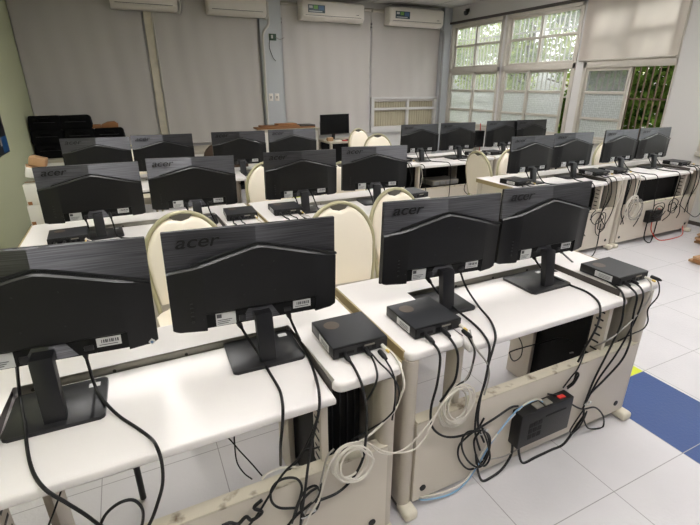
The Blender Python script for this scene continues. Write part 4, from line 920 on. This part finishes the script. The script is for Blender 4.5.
# high cabinet with planks and boards
t = thing('low_cabinet', 'pale cabinet under brown planks right of the pillar', 'cabinet', (1.78, 6.60, 0))
b = MB(); b.box(-.49, .49, -.22, .24, .05, .87, .003); b.build('carcass', M['counter'], t)
b = MB(); b.box(-.51, .51, -.24, .25, .87, .895, .003); b.build('top', M['counter'], t)
for s_ in (-1, 1):
    b = MB(); b.box(min(.005*s_, .475*s_), max(.005*s_, .475*s_), -.235, -.22, .08, .85, .003); d = b.build('door', M['white_card'], t)
    b = MB(); b.box(.04*s_-.01, .04*s_+.01, -.245, -.235, .45, .55, .002); b.build('handle', M['rail'], d)
b = MB(); b.box(-.47, .47, -.2, .22, 0, .05); b.build('plinth', M['edge_black'], t, smooth=False)
for k, (x, w_, d_, z, a, c) in enumerate([(1.72, 1.02, .26, .896, 1, 'wood'), (1.62, .66, .22, .922, -4, 'wood'), (1.74, .34, .18, .948, 5, 'kraft_dark'), (2.10, .26, .24, .922, 3, 'edge_dark')]):
    b = MB(); b.box(-w_/2, w_/2, -d_/2, d_/2, 0, .024, .003); o = b.build('wooden_board', M[c], loc=(x, 6.55, z)); o.rotation_euler = (0, 0, R_(a))
    tag(o, ['long brown board at the bottom of the pile right of the pillar', 'medium brown board lying on the long one right of the pillar', 'short reddish board topping the pile right of the pillar', 'dark flat board at the right end of the brown board pile'][k], 'board', 'boards on the cabinet by the back wall')
# table with the lone monitor
t = thing('work_table', 'pale table by the back wall carrying the lone monitor', 'table', (2.75, 6.25, 0))
b = MB(); b.box(-.45, .58, -.28, .30, .66, .69, .005); b.build('tabletop', M['counter'], t)
b = MB(); b.box(-.41, .54, .24, .26, .25, .66); b.build('modesty_panel', M['black_matte'], t, smooth=False)
for x in (-.41, .54):
    for y in (-.24, .26):
        b = MB(); b.box(x-.02, x+.02, y-.02, y+.02, 0, .66, .003); b.build('leg', M['beige_leg'], t)
t = thing('keyboard', 'black keyboard on the back table in front of the lone monitor', 'keyboard', (2.86, 6.06, .691))
b = MB(); b.box(-.2, .2, -.065, .065, 0, .018, .004); b.build('body', M['black'], t)
b = MB()
for i in range(14):
    for j in range(4): b.box(-.19+i*.0272, -.168+i*.0272, -.05+j*.026, -.028+j*.026, .018, .023)
b.build('keys', M['base_grey'], t, smooth=False)
b = MB(); b.box(-.05, .05, -.035, .035, 0, .06, .004); tag(b.build('tissue_box', M['kraft'], loc=(2.37, 6.12, .691)), 'small orange-brown carton left of the lone monitor', 'box')
b = MB(); b.box(-.06, .06, -.04, .04, 0, .025, .003); tag(b.build('paper_pad', M['white_card'], loc=(2.47, 6.03, .691)), 'little white pad on the table below the lone monitor', 'pad')
b = MB(); b.box(-.04, .04, -.02, .02, 0, .02, .004); tag(b.build('stapler', M['red'], loc=(2.60, 6.02, .691)), 'tiny reddish object on the table below the lone monitor', 'stationery')
# speaker-like black box and red rod between the third-row desks
t = thing('loudspeaker', 'small black box standing behind the gap between two third-row monitors', 'speaker', (3.50, 3.76, .7425))
b = MB(); b.box(-.075, .075, -.05, .05, .06, .27, .006); b.build('cabinet', M['black'], t)
b = MB(); b.box(-.03, .03, -.03, .03, 0, .06, .004); b.build('stand', M['beige_leg'], t)
b = MB(); b.cyl((0, -.05, .12), (0, -.054, .12), .04, 20); b.build('driver', M['base_grey'], t)
b = MB(); b.tube([(3.60, 3.80, .745), (3.575, 3.81, 1.10)], .006, 8); tag(b.build('red_rod', M['red']), 'thin red rod upright beside the small black box, before the windows', 'rod')
# left wall: poster and boxes
t = thing('wall_poster', 'dark poster with blue blocks on the green wall', 'poster', (XL, 4.45, 1.2))
b = MB(); b.box(0, .008, -.5, .465, -.285, .36); b.build('sheet', M['poster_black'], t, smooth=False)
b = MB(); b.box(.008, .009, .20, .455, -.275, -.12); b.box(.008, .009, -.45, .1, -.2, .05); b.build('blue_area', M['poster_blue'], t, smooth=False)
b = MB(); b.prism([(.15, -.2), (.2, -.2), (.19, 0), (.16, .02)], 'x', .008, .0095); b.build('pale_figure', M['poster_white'], t, smooth=False)
for k, (z0, z1, x0) in enumerate(((0, .41, -1.62), (.411, .590, -1.61), (.591, .775, -1.60))):
    t = thing('white_box', ['white carton at the bottom of the stack by the green wall', 'white carton with a dark hand hole, middle of the stack by the green wall', 'white carton with a dark hand hole, topmost of the stack by the green wall'][k], 'box', (x0+.105, 3.72, z0), 0, 'white cartons stacked by the green wall')
    b = MB(); b.box(-.105, .105, -.12, .16, 0, z1-z0, .004); b.build('carton', M['white_card'], t)
    b = MB(); b.box(-.098, -.066, -.1212, -.119, .004, .034); b.build('hand_hole', M['kraft_dark'], t, smooth=False)
    b = MB(); b.box(-.105, .105, -.02, .02, z1-z0-.0005, z1-z0+.0006); b.build('tape', M['kraft'], t, smooth=False)
t = thing('cardboard_carton', 'tilted white and brown carton on top of the white box stack', 'box', (-1.49, 3.70, .785)); t.rotation_euler = (0, R_(14), R_(10))
b = MB(); b.box(-.10, .10, -.09, .1, .03, .115, .004); b.build('carton', M['white_card'], t)
b = MB(); b.box(-.095, .095, -.085, .095, .112, .122, .002); b.build('lid', M['kraft'], t)
t = thing('cardboard_carton', 'brown kraft carton leaning over the tilted white carton by the green wall', 'box', (-1.47, 3.72, .915)); t.rotation_euler = (0, R_(16), R_(-6))
b = MB(); b.box(-.06, .06, -.06, .06, 0, .075, .006, 3); b.build('carton', M['kraft'], t)
b = MB(); b.box(-.05, .05, -.003, .003, .074, .0765); b.build('flap_seam', M['kraft_dark'], t, smooth=False)
# flattened cardboard on the floor at right
for s_, (cx, cy, n, w_, d_, nm) in enumerate(((4.82, 1.20, 8, .50, .42, 'taller stack'), (4.21, .90, 3, .60, .36, 'lower stack nearer the camera'))):
    z = .001
    for k in range(n):
        h_ = random.uniform(.018, .028); b = MB()
        j = lambda: random.uniform(-.02, .02)
        b.prism([(-w_/2+j(), -d_/2+j()), (w_/2+j(), -d_/2+j()), (w_/2+j(), d_/2+j()), (-w_/2+j(), d_/2+j())], 'z', 0, h_, .003)
        o = b.build('cardboard_sheet', M['kraft'] if k % 2 == 0 else M['kraft_dark'], loc=(cx+random.uniform(-.03, .03), cy+random.uniform(-.03, .03), z)); o.rotation_euler = (0, 0, R_(random.uniform(-9, 9))); z += h_+.001
        pos = 'bottom' if k == 0 else 'topmost' if k == n-1 else ['', 'second', 'third', 'fourth', 'fifth', 'sixth', 'seventh'][k]+' sheet up'
        tag(o, 'flattened brown cardboard on the floor, %s of the %s' % (pos, nm), 'cardboard', 'flattened cardboard on the floor')
t = thing('pedestal', 'low cream cabinet standing in the aisle beside the cream chair', 'cabinet', (2.03, 2.42, 0), R_(4))
b = MB(); b.box(-.13, .13, -.18, .18, .02, .50, .006); b.build('carcass', M['white_card'], t)
b = MB(); b.box(-.12, .12, -.187, -.18, .30, .48, .003); d = b.build('drawer', M['white_card'], t)
b = MB(); b.box(-.03, .04, -.190, -.187, .44, .452); b.build('pull_slot', M['ink'], d, smooth=False)
b = MB(); b.box(-.12, .12, -.17, .17, 0, .02); b.build('plinth', M['edge_black'], t, smooth=False)
b = MB(); b.lathe([(.001, 0), (.04, .0), (.045, .02), (.03, .045), (.001, .05)], 18); tag(b.build('black_knob', M['black'], loc=(2.11, 2.34, .501)), 'small round black object on the low cream cabinet in the aisle', 'object')
# grey ridged box below desk I
t = thing('printer', 'pale grey ridged box under the third-row desk right of the aisle', 'printer', (2.72, 3.52, .02))
b = MB(); b.box(-.2, .2, -.14, .14, 0, .40, .01); b.build('carcass', M['black_matte'], t)
b = MB(); b.box(-.19, .2, -.16, .1, .41, .47, .008); b.build('top_cover', M['rail'], t)
b = MB()
for k in range(4): b.box(-.17+k*.09, -.10+k*.09, -.164, -.158, .42, .46)
b.build('ridges', M['pipe'], t, smooth=False)

# ------------------------------------------------------------------ power boxes on the back panels
def power_box(x, y, z, lab, s=1.0):
    t = thing('power_box', lab, 'power box', (x, y, z), 0, 'black power boxes on the desk back panels')
    b = MB(); b.box(-.15*s, .15*s, -.055, 0, -.085*s, .085*s, .005); b.build('case', M['black'], t)
    b = MB()
    for i in range(3):
        for j in range(3): b.box((-.10+i*.026)*s, (-.08+i*.026)*s, -.0565, -.054, (-.05+j*.03)*s, (-.028+j*.03)*s)
    b.box(-.01*s, .11*s, -.0565, -.054, .035*s, .042*s); b.build('vents', M['black_matte'], t, smooth=False)
    b = MB(); b.box(.078*s, .112*s, -.042, -.022, .084*s, .089*s, .001); b.build('rocker_switch', M['red'], t)
    b = MB()
    for i in range(2): b.box((-.06+i*.05)*s, (-.02+i*.05)*s, -.045, -.012, .084*s, .089*s, .001)
    b.build('socket', M['rail'], t)
    return t
power_box(.68, -.0005, .245, 'black power distribution box with red switch on the nearest right desk back panel')
power_box(4.17, 1.6995, .29, 'black power distribution box on the far right desk back panel, red cable below', .75)

# ------------------------------------------------------------------ cables
def cable(pts, r, m, label, group, name='cable', plug=None, k=6):
    pts = [(x, y, max(z, r+.001)) for x, y, z in pts]
    t = thing(name, label, 'cable', pts[0], 0, group)
    o = Vector(pts[0]); P = [Vector(p)-o for p in pts]
    b = MB(); b.tube(spline(P, k), r, 8); b.build('cord', M[m], t)
    if plug:
        d = (P[1]-P[0]).normalized() if plug != 'pc' and plug != 'lan' else Vector((0, -1, -.05)).normalized()
        L, w_ = (.030, .0085) if plug != 'lan' else (.024, .0065)
        b = MB(); b.tube([P[0]-d*.018, P[0]-d*.012, P[0]+d*L*.5, P[0]+d*L], [w_*.8, w_, w_, w_*.55], 8); b.build('plug', M['cable_black'] if m == 'cable_black' else M['cable_white'], t)
        if plug == 'lan':
            b = MB(); b.tube([P[0]+d*L, P[0]+d*(L+.014)], .0045, 8); b.build('strain_relief', M['yellow_plug'], t)
    return t
BK, WH, GR, BL = 'cable_black', 'cable_white', 'cable_grey', 'cable_blue'
INFO = {
 'A1pow': (.0045, BK, 'black power cable from the nearest left monitor, left strand over the desk edge', 'mon'),
 'A1vid': (.0045, BK, 'black video cable curving over the desk edge from the nearest left monitor, right strand', 'mon'),
 'A1loop': (.004, BK, 'short black cable arch at the lip of the nearest left desk', None),
 'A1thin': (.0028, BK, 'thin black cord hanging below the nearest left desk', None),
 'A2pow': (.0045, BK, 'black power cable running straight over the desk edge below the second front-row monitor', 'mon'),
 'A2vid': (.0045, BK, 'black video cable falling from the second front-row monitor beside the dark desk edge', 'mon'),
 'A2cross': (.0035, BK, 'black cable slanting down left below the nearest left desk', None),
 'A2ring': (.004, BK, 'round black cable loop on the nearest left back panel', None),
 'A2bunch': (.0055, BK, 'bunched black cord at the bottom edge of the nearest left back panel', None),
 'PC1pow': (.0045, BK, 'thick black cable sweeping from the nearest mini computer across the white coil', 'pc'),
 'PC1vid': (.0035, BK, 'short black cable from the middle port of the nearest mini computer', 'pc'),
 'PC1dc': (.003, BK, 'thin black adapter cord at the right port of the nearest mini computer', 'pc'),
 'PC1dc2': (.0028, BK, 'thin black cord looping under the right end of the nearest left desk', None),
 'PC1lan': (.0038, 'cable_white', 'cream network cable from the nearest mini computer down to the white coil', 'lan'),
 'coilA': (.0034, WH, 'coil of white network cable hung on the nearest left desk', None),
 'coilA2': (.0032, WH, 'pale inner coil of cable hung with the white coil on the nearest left desk', None),
 'whiteA_B1': (.0028, WH, 'white network cable crossing between the two front desks, upper strand', None),
 'whiteA_B2': (.0028, WH, 'white network cable crossing between the two front desks, lower strand', None),
 'whitelip': (.0035, WH, 'cream cable lying along the lip of the nearest left back panel', None),
 'greydrop1': (.0032, GR, 'grey cable dropping from the white coil, left strand', None),
 'greydrop2': (.0032, WH, 'white cable dropping from the white coil, right strand', None),
 'blackdropA': (.0045, BK, 'black cable dropping from the tied bundle at the bottom of the front left panel', None),
 'blackdropA2': (.004, BK, 'looped black cable under the white tie on the front left panel', None),
 'thincrossA': (.0025, BK, 'thin black cord under the nearest left desk, slanting right', None),
 'thincrossA2': (.0025, BK, 'thin black cord under the nearest left desk, hanging straight then curling', None),
 'twistA': (.003, BK, 'twisted black cord resting on the panel lip beside the slotted post', None),
 'PC2pow': (.0045, BK, 'thick black cable from the second mini computer hanging down and up to the power box', 'pc'),
 'PC2vid': (.0045, BK, 'black video cable falling in front of the left post from the second mini computer', 'pc'),
 'PC2dc': (.003, BK, 'thin black adapter cord from the second mini computer ending at the coil', 'pc'),
 'PC2lan': (.0035, GR, 'grey network cable from the cream plug of the second mini computer', 'lan'),
 'B1pow': (.0045, BK, 'black power cable of the third front-row monitor, left strand to the loops', 'mon'),
 'B1vid': (.0045, BK, 'black video cable of the third front-row monitor, right strand bending at the desk edge', 'mon'),
 'loopB1': (.004, BK, 'wide black cable loop on the right front back panel', None),
 'loopB2': (.004, BK, 'round black cable loop overlapping the wide one on the right front back panel', None),
 'loopB3': (.004, BK, 'narrow black cable loop inside the bundle on the right front back panel', None),
 'coilB': (.0034, WH, 'coil of white network cable hung on the right front back panel', None),
 'coilB2': (.0032, WH, 'pale inner coil hung with the white coil on the right front back panel', None),
 'whiteup': (.0028, GR, 'grey cable rising from the right front coil to the desk edge', None),
 'whiteB': (.0034, WH, 'white network cable from the panel hole up to the power box', None),
 'blueB': (.0034, BL, 'light blue network cable from the panel hole up to the power box', None),
 'devdrop1': (.0055, BK, 'thick black cable from the left underside of the power box to the loops', None),
 'devdrop2': (.0055, BK, 'thick black cable sweeping under the power box to the right bundle', None),
 'devgrey': (.003, GR, 'grey cable from the power box behind the thick black ones', None),
 'devloop': (.004, BK, 'black cable looping right from the top of the power box', None),
 'bundloop': (.003, BK, 'thin black cord folded in the bundle right of the power box', None),
 'wallwart': (.003, BK, 'thin black cord with a bundled knot above the power box', None),
 'B2pow': (.0045, BK, 'black power cable of the rightmost front-row monitor crossing the desk to its edge', 'mon'),
 'B2vid': (.0045, BK, 'black video cable of the rightmost front-row monitor running along the dark step', 'mon'),
 'PC3pow': (.0045, BK, 'thick black cable from the right end mini computer down to the panel bundle', 'pc'),
 'PC3vid': (.004, BK, 'black video cable from the right end mini computer, middle port', 'pc'),
 'PC3lan': (.0035, GR, 'grey network cable from the cream plug of the right end mini computer', 'lan'),
 'PC3dc': (.003, BK, 'black adapter cord hanging clear at the right end of the front row', 'pc'),
 'underB': (.0028, BK, 'thin black cord curling under the right front desk over the blue tile', None),
 'underB2': (.0028, BK, 'thin black cord under the right end of the front row', None)}
for key, pts in CABLES:
    r, m, lab, plug = INFO[key]
    cable(pts, r, m, lab, 'loose cables on the two front desks', plug=plug, k=6 if len(pts) < 30 else 3)
def zip_tie(c, r, lab):
    b = MB(); b.tube([(r*math.cos(a)*1.0, r*.5*math.sin(a), .006*math.cos(a)) for a in [i*PI/6 for i in range(12)]], .0022, 6, closed=True)
    b.box(r*.8, r*1.6, -.003, .003, -.002, .004)
    tag(b.build('cable_tie', M['sticker'], loc=c), lab, 'cable tie', 'white cable ties')
zip_tie((-.40, -.062, .30), .02, 'white cable tie around the black bundle on the front left panel')
zip_tie((.355, -.025, .30), .016, 'white cable tie around the black loops left of the power box')
zip_tie((.985, -.025, .215), .014, 'white cable tie around the black bundle right of the power box')
b = MB(); b.tube(spline([(-.02, -.01, -.03), (.0, -.02, .0), (.02, -.012, .032), (.008, -.03, .036), (-.012, -.03, .0), (-.026, -.02, -.024), (-.012, -.012, -.034), (.012, -.02, .005), (.022, -.022, .024)], 5), .0045, 7)
tag(b.build('cord_bundle', M['cable_black'], loc=(.855, .0, .375)), 'small folded bundle of black cord hung on the panel lip above the power box', 'cord')

# cables of the farther rows: from each monitor over the desk edge and down the back panel
rc = random.Random(5)
def pcr(p, x, z): # port position of a mini computer in the world
    o = p.matrix_world if False else None
    a = p.rotation_euler.z; lx_, ly_ = x, -.104
    return (p.location.x+lx_*math.cos(a)-ly_*math.sin(a), p.location.y+lx_*math.sin(a)+ly_*math.cos(a), p.location.z+z)
short = {4: 'by the green wall', 5: 'second from the green wall', 6: 'third from the green wall', 7: 'next to the aisle', 8: 'first right of the aisle', 9: 'second right of the aisle', 10: 'on the left of the far right desk', 11: 'closest to the right wall pillar', 16: 'leftmost of the third-row four by the windows', 17: 'second of the third-row four by the windows', 18: 'third of the third-row four by the windows'}
for i, where in short.items():
    k, x, y, yaw, _ = MON[i]; fy = ROWS[k][1]; zl = TR+.266-.14
    for s_, nm, dx in ((-.068, 'power', -.05), (.067, 'video', .10)):
        ex = x+s_+dx+rc.uniform(-.05, .08)
        ex = min(max(ex, ROWS[k][0]+.28), ROWS[k][0]+1.08)
        pts = [(x+s_, y-.012, zl), (x+s_+.01, y-.05, zl-.06), (x+s_*.8+dx*.4, y-.12, TR+.012), (ex-.02, fy+.09, TR+.006), (ex, fy+.005, TR+.006), (ex+.01, fy-.026, TR-.05), (ex+.02, fy-.02, .55), (ex+.03+rc.uniform(-.05, .05), fy-.014, .38)]
        if k in 'EFIJ': pts += [(ex+rc.uniform(-.02, .1), fy-.012, .26), (ex+rc.uniform(-.1, .05), fy-.010, .20)]
        cable(pts, .0045, BK, 'black %s cable of the monitor %s' % (nm, where if i > 7 else where+' in the second row'), 'monitor cables in the farther rows', plug='mon')
pcs = {3: 'second-row mini computer by the green wall', 4: 'left mini computer at the second-row gap', 5: 'right mini computer at the second-row gap', 7: 'mini computer at the aisle end on the right side', 8: 'left mini computer at the right-side gap', 9: 'right mini computer at the right-side gap', 10: 'mini computer beside the right wall pillar', 11: 'third-row mini computer at the aisle'}
fyd = {3: 1.69, 4: 1.69, 5: 1.67, 7: 1.70, 8: 1.70, 9: 1.70, 10: 1.70, 11: 3.24}
for i, where in pcs.items():
    p_ = PCO[i]; fy = fyd[i]
    for px, nm, m, pl, r in ((-.065, 'black power cable', BK, 'pc', .0045), (-.02, 'black video cable', BK, 'pc', .004), (.085, 'cream network cable', WH, 'lan', .0034)):
        a = pcr(p_, px, .02); ex = a[0]+rc.uniform(-.01, .03)
        pts = [a, (ex, fy+.07, .748), (ex+.005, fy+.012, .75), (ex+.01, fy-.022, .70), (ex+.015+rc.uniform(-.03, .03), fy-.022, .56), (ex+rc.uniform(-.08, .04), fy-.016, .40), (ex+rc.uniform(-.12, .06), fy-.012, .25)]
        cable(pts, r, m, '%s of the %s' % (nm, where), 'mini computer cables in the farther rows', plug=pl)
def loop(cx, cy, cz, rx, rz_, turns, seed, r, m, lab, wob=.15):
    q = random.Random(seed); pts = []
    for i in range(int(turns*12)+1):
        a = i/12*2*PI+seed; k = 1+wob*math.sin(i*.37+seed)+q.uniform(-.04, .04)
        pts.append((cx+rx*k*math.cos(a), cy-.004*(i % 5), cz+rz_*k*math.sin(a)))
    cable(pts, r, m, lab, 'cable coils on the right-hand desks', k=3)
loop(3.78, 1.685, .42, .095, .11, 4.5, 1, .004, WH, 'coil of pale cable hung on the far right desk panel')
loop(3.81, 1.662, .40, .10, .10, 3, 3, .0035, GR, 'grey coil hung with the pale coil on the far right desk panel')
loop(3.30, 1.685, .36, .10, .07, 1.2, 2, .004, BK, 'black bow-shaped cable loop on the right-hand panel left of the gap', .5)
loop(3.36, 1.685, .30, .06, .10, 1.1, 4, .004, BK, 'narrow black cable loop on the right-hand panel left of the gap', .4)
loop(4.50, 1.685, .36, .07, .06, 2.2, 5, .004, BK, 'black cable bundle right of the far power box', .4)
loop(4.18, 1.64, .36, .08, .06, 2, 6, .004, BK, 'tangle of black cable over the far power box', .4)
cable([(4.17, 1.67, .225), (4.18, 1.655, .12), (4.30, 1.62, .012), (4.55, 1.60, .006), (4.76, 1.64, .006), (4.82, 1.69, .08)], .005, 'cable_red', 'red cable on the floor below the far power box', 'cable coils on the right-hand desks')
cable([(4.08, 1.665, .225), (4.07, 1.65, .06), (4.13, 1.62, .008), (4.22, 1.65, .05), (4.26, 1.668, .225)], .006, BK, 'black cable hanging in a bow under the far power box', 'cable coils on the right-hand desks')
cable([(4.86, 1.80, .76), (4.93, 1.70, .72), (4.97, 1.66, .5), (5.02, 1.64, .28), (4.93, 1.64, .19), (4.80, 1.67, .25), (4.62, 1.685, .36)], .004, BK, 'black cable swinging free at the right end of the far right desk', 'cable coils on the right-hand desks')
cable([(3.36, 1.69, .30), (3.33, 1.66, .10), (3.24, 1.62, .012), (3.1, 1.60, .008), (2.9, 1.66, .01)], .005, BK, 'black cable trailing to the floor from the right-hand panel', 'cable coils on the right-hand desks')
# ------------------------------------------------------------------ outside: trees
def tree(x, y, h, r, n, m, seed, lab, trunk=.09, low=.0):
    q = random.Random(seed); t = thing('garden_tree', lab, 'tree', (x, y, -.3), 0, 'trees outside the windows')
    b = MB(); b.tube(spline([(0, 0, 0), (.05, .03, h*.35), (-.04, .02, h*.7), (0, 0, h*.9)], 5), [trunk*(1-.7*i/15) for i in range(16)], 8); b.build('trunk', M['bark'], t)
    b = MB()
    for i in range(7):
        z = h*(.3+.08*i); a = q.uniform(0, 6.28); b.tube(spline([(0, 0, z), (r*.4*math.cos(a), r*.4*math.sin(a), z+.25), (r*.8*math.cos(a), r*.8*math.sin(a), z+.4)], 4), .022, 6)
    b.build('branches', M['bark'], t)
    b = MB(); cl = [(q.uniform(-.7*r, .7*r), q.uniform(-.7*r, .7*r), q.uniform(low, h), q.uniform(.25, .5)*r) for _ in range(34)]
    for i in range(n):
        cx, cy, cz, cr = cl[i % len(cl)]
        d = Vector((q.gauss(0, 1), q.gauss(0, 1), q.gauss(0, 1))).normalized()*cr*q.uniform(.5, 1.05)
        p = Vector((cx, cy, cz))+d
        u = Vector((q.gauss(0, 1), q.gauss(0, 1), q.gauss(0, .6))).normalized(); w_ = u.orthogonal().normalized(); w_ = (Matrix.Rotation(q.uniform(0, 6.28), 3, u) @ w_)
        L = q.uniform(.065, .125); wd = L*.48
        vs = [b.bm.verts.new(p+u*a+w_*c) for a, c in ((0, 0), (L*.5, wd), (L, 0), (L*.5, -wd))]
        b.bm.faces.new(vs)
    b.build('foliage', M[m], t, smooth=False)
TREES = [(6.75, 2.75, 3.4, .85, 13000, 'leaf_dark', 1, 'dense dark green tree close outside the open window'),
 (6.85, 4.55, 3.9, .85, 8000, 'leaf_dark', 2, 'dark green tree outside the middle window, behind the open gap'),
 (6.95, 6.35, 4.0, .85, 6500, 'leaf_light', 3, 'yellow green tree outside the far window'),
 (7.1, 8.3, 4.2, 1.0, 6500, 'leaf_light', 4, 'yellow green tree beyond the far corner of the room'),
 (9.0, 3.8, 5.2, 1.2, 11000, 'leaf_dark', 6, 'taller green tree farther back behind the open window tree'),
 (9.2, 6.6, 5.4, 1.2, 7000, 'leaf_light', 7, 'taller yellow green tree farther back beyond the middle window'),
 (9.6, 9.6, 5.6, 1.4, 7000, 'leaf_light', 8, 'tall yellow green tree farthest beyond the corner window')]
for q in TREES: tree(*q)
b = MB(); b.box(XR+.15, 16, -8, 16, -.42, -.30); struct(b.build('ground', mat('garden_soil', srgb(96, 104, 70), .9, var=.3, scale=3), smooth=False))

# ------------------------------------------------------------------ world, camera, view
w = bpy.data.worlds.new('World'); scene.world = w; w.use_nodes = True
nt = w.node_tree; bg = nt.nodes['Background']
sky = nt.nodes.new('ShaderNodeTexSky'); sky.sky_type = 'NISHITA'; sky.sun_disc = False; sky.sun_elevation = R_(48); sky.sun_rotation = R_(120); sky.dust_density = 4; sky.air_density = 1.2
hs = nt.nodes.new('ShaderNodeHueSaturation'); hs.inputs['Saturation'].default_value = .25
nt.links.new(sky.outputs['Color'], hs.inputs['Color']); nt.links.new(hs.outputs['Color'], bg.inputs['Color']); bg.inputs['Strength'].default_value = SKY

cd = bpy.data.cameras.new('camera'); co = bpy.data.objects.new('camera', cd); COL.objects.link(co); scene.camera = co
cd.sensor_fit = 'HORIZONTAL'; cd.sensor_width = 36; cd.lens = 445.365/700*36; cd.clip_start = .05
co.location = (-.72307, -1.04405, 1.57175); co.rotation_euler = (1.19223933, -.000678, -.45104296)
vs_ = scene.view_settings
scene.display_settings.display_device = 'sRGB'
vs_.view_transform = 'Standard'; vs_.look = 'None'; vs_.gamma = 1; vs_.use_curve_mapping = False; vs_.exposure = EXPO
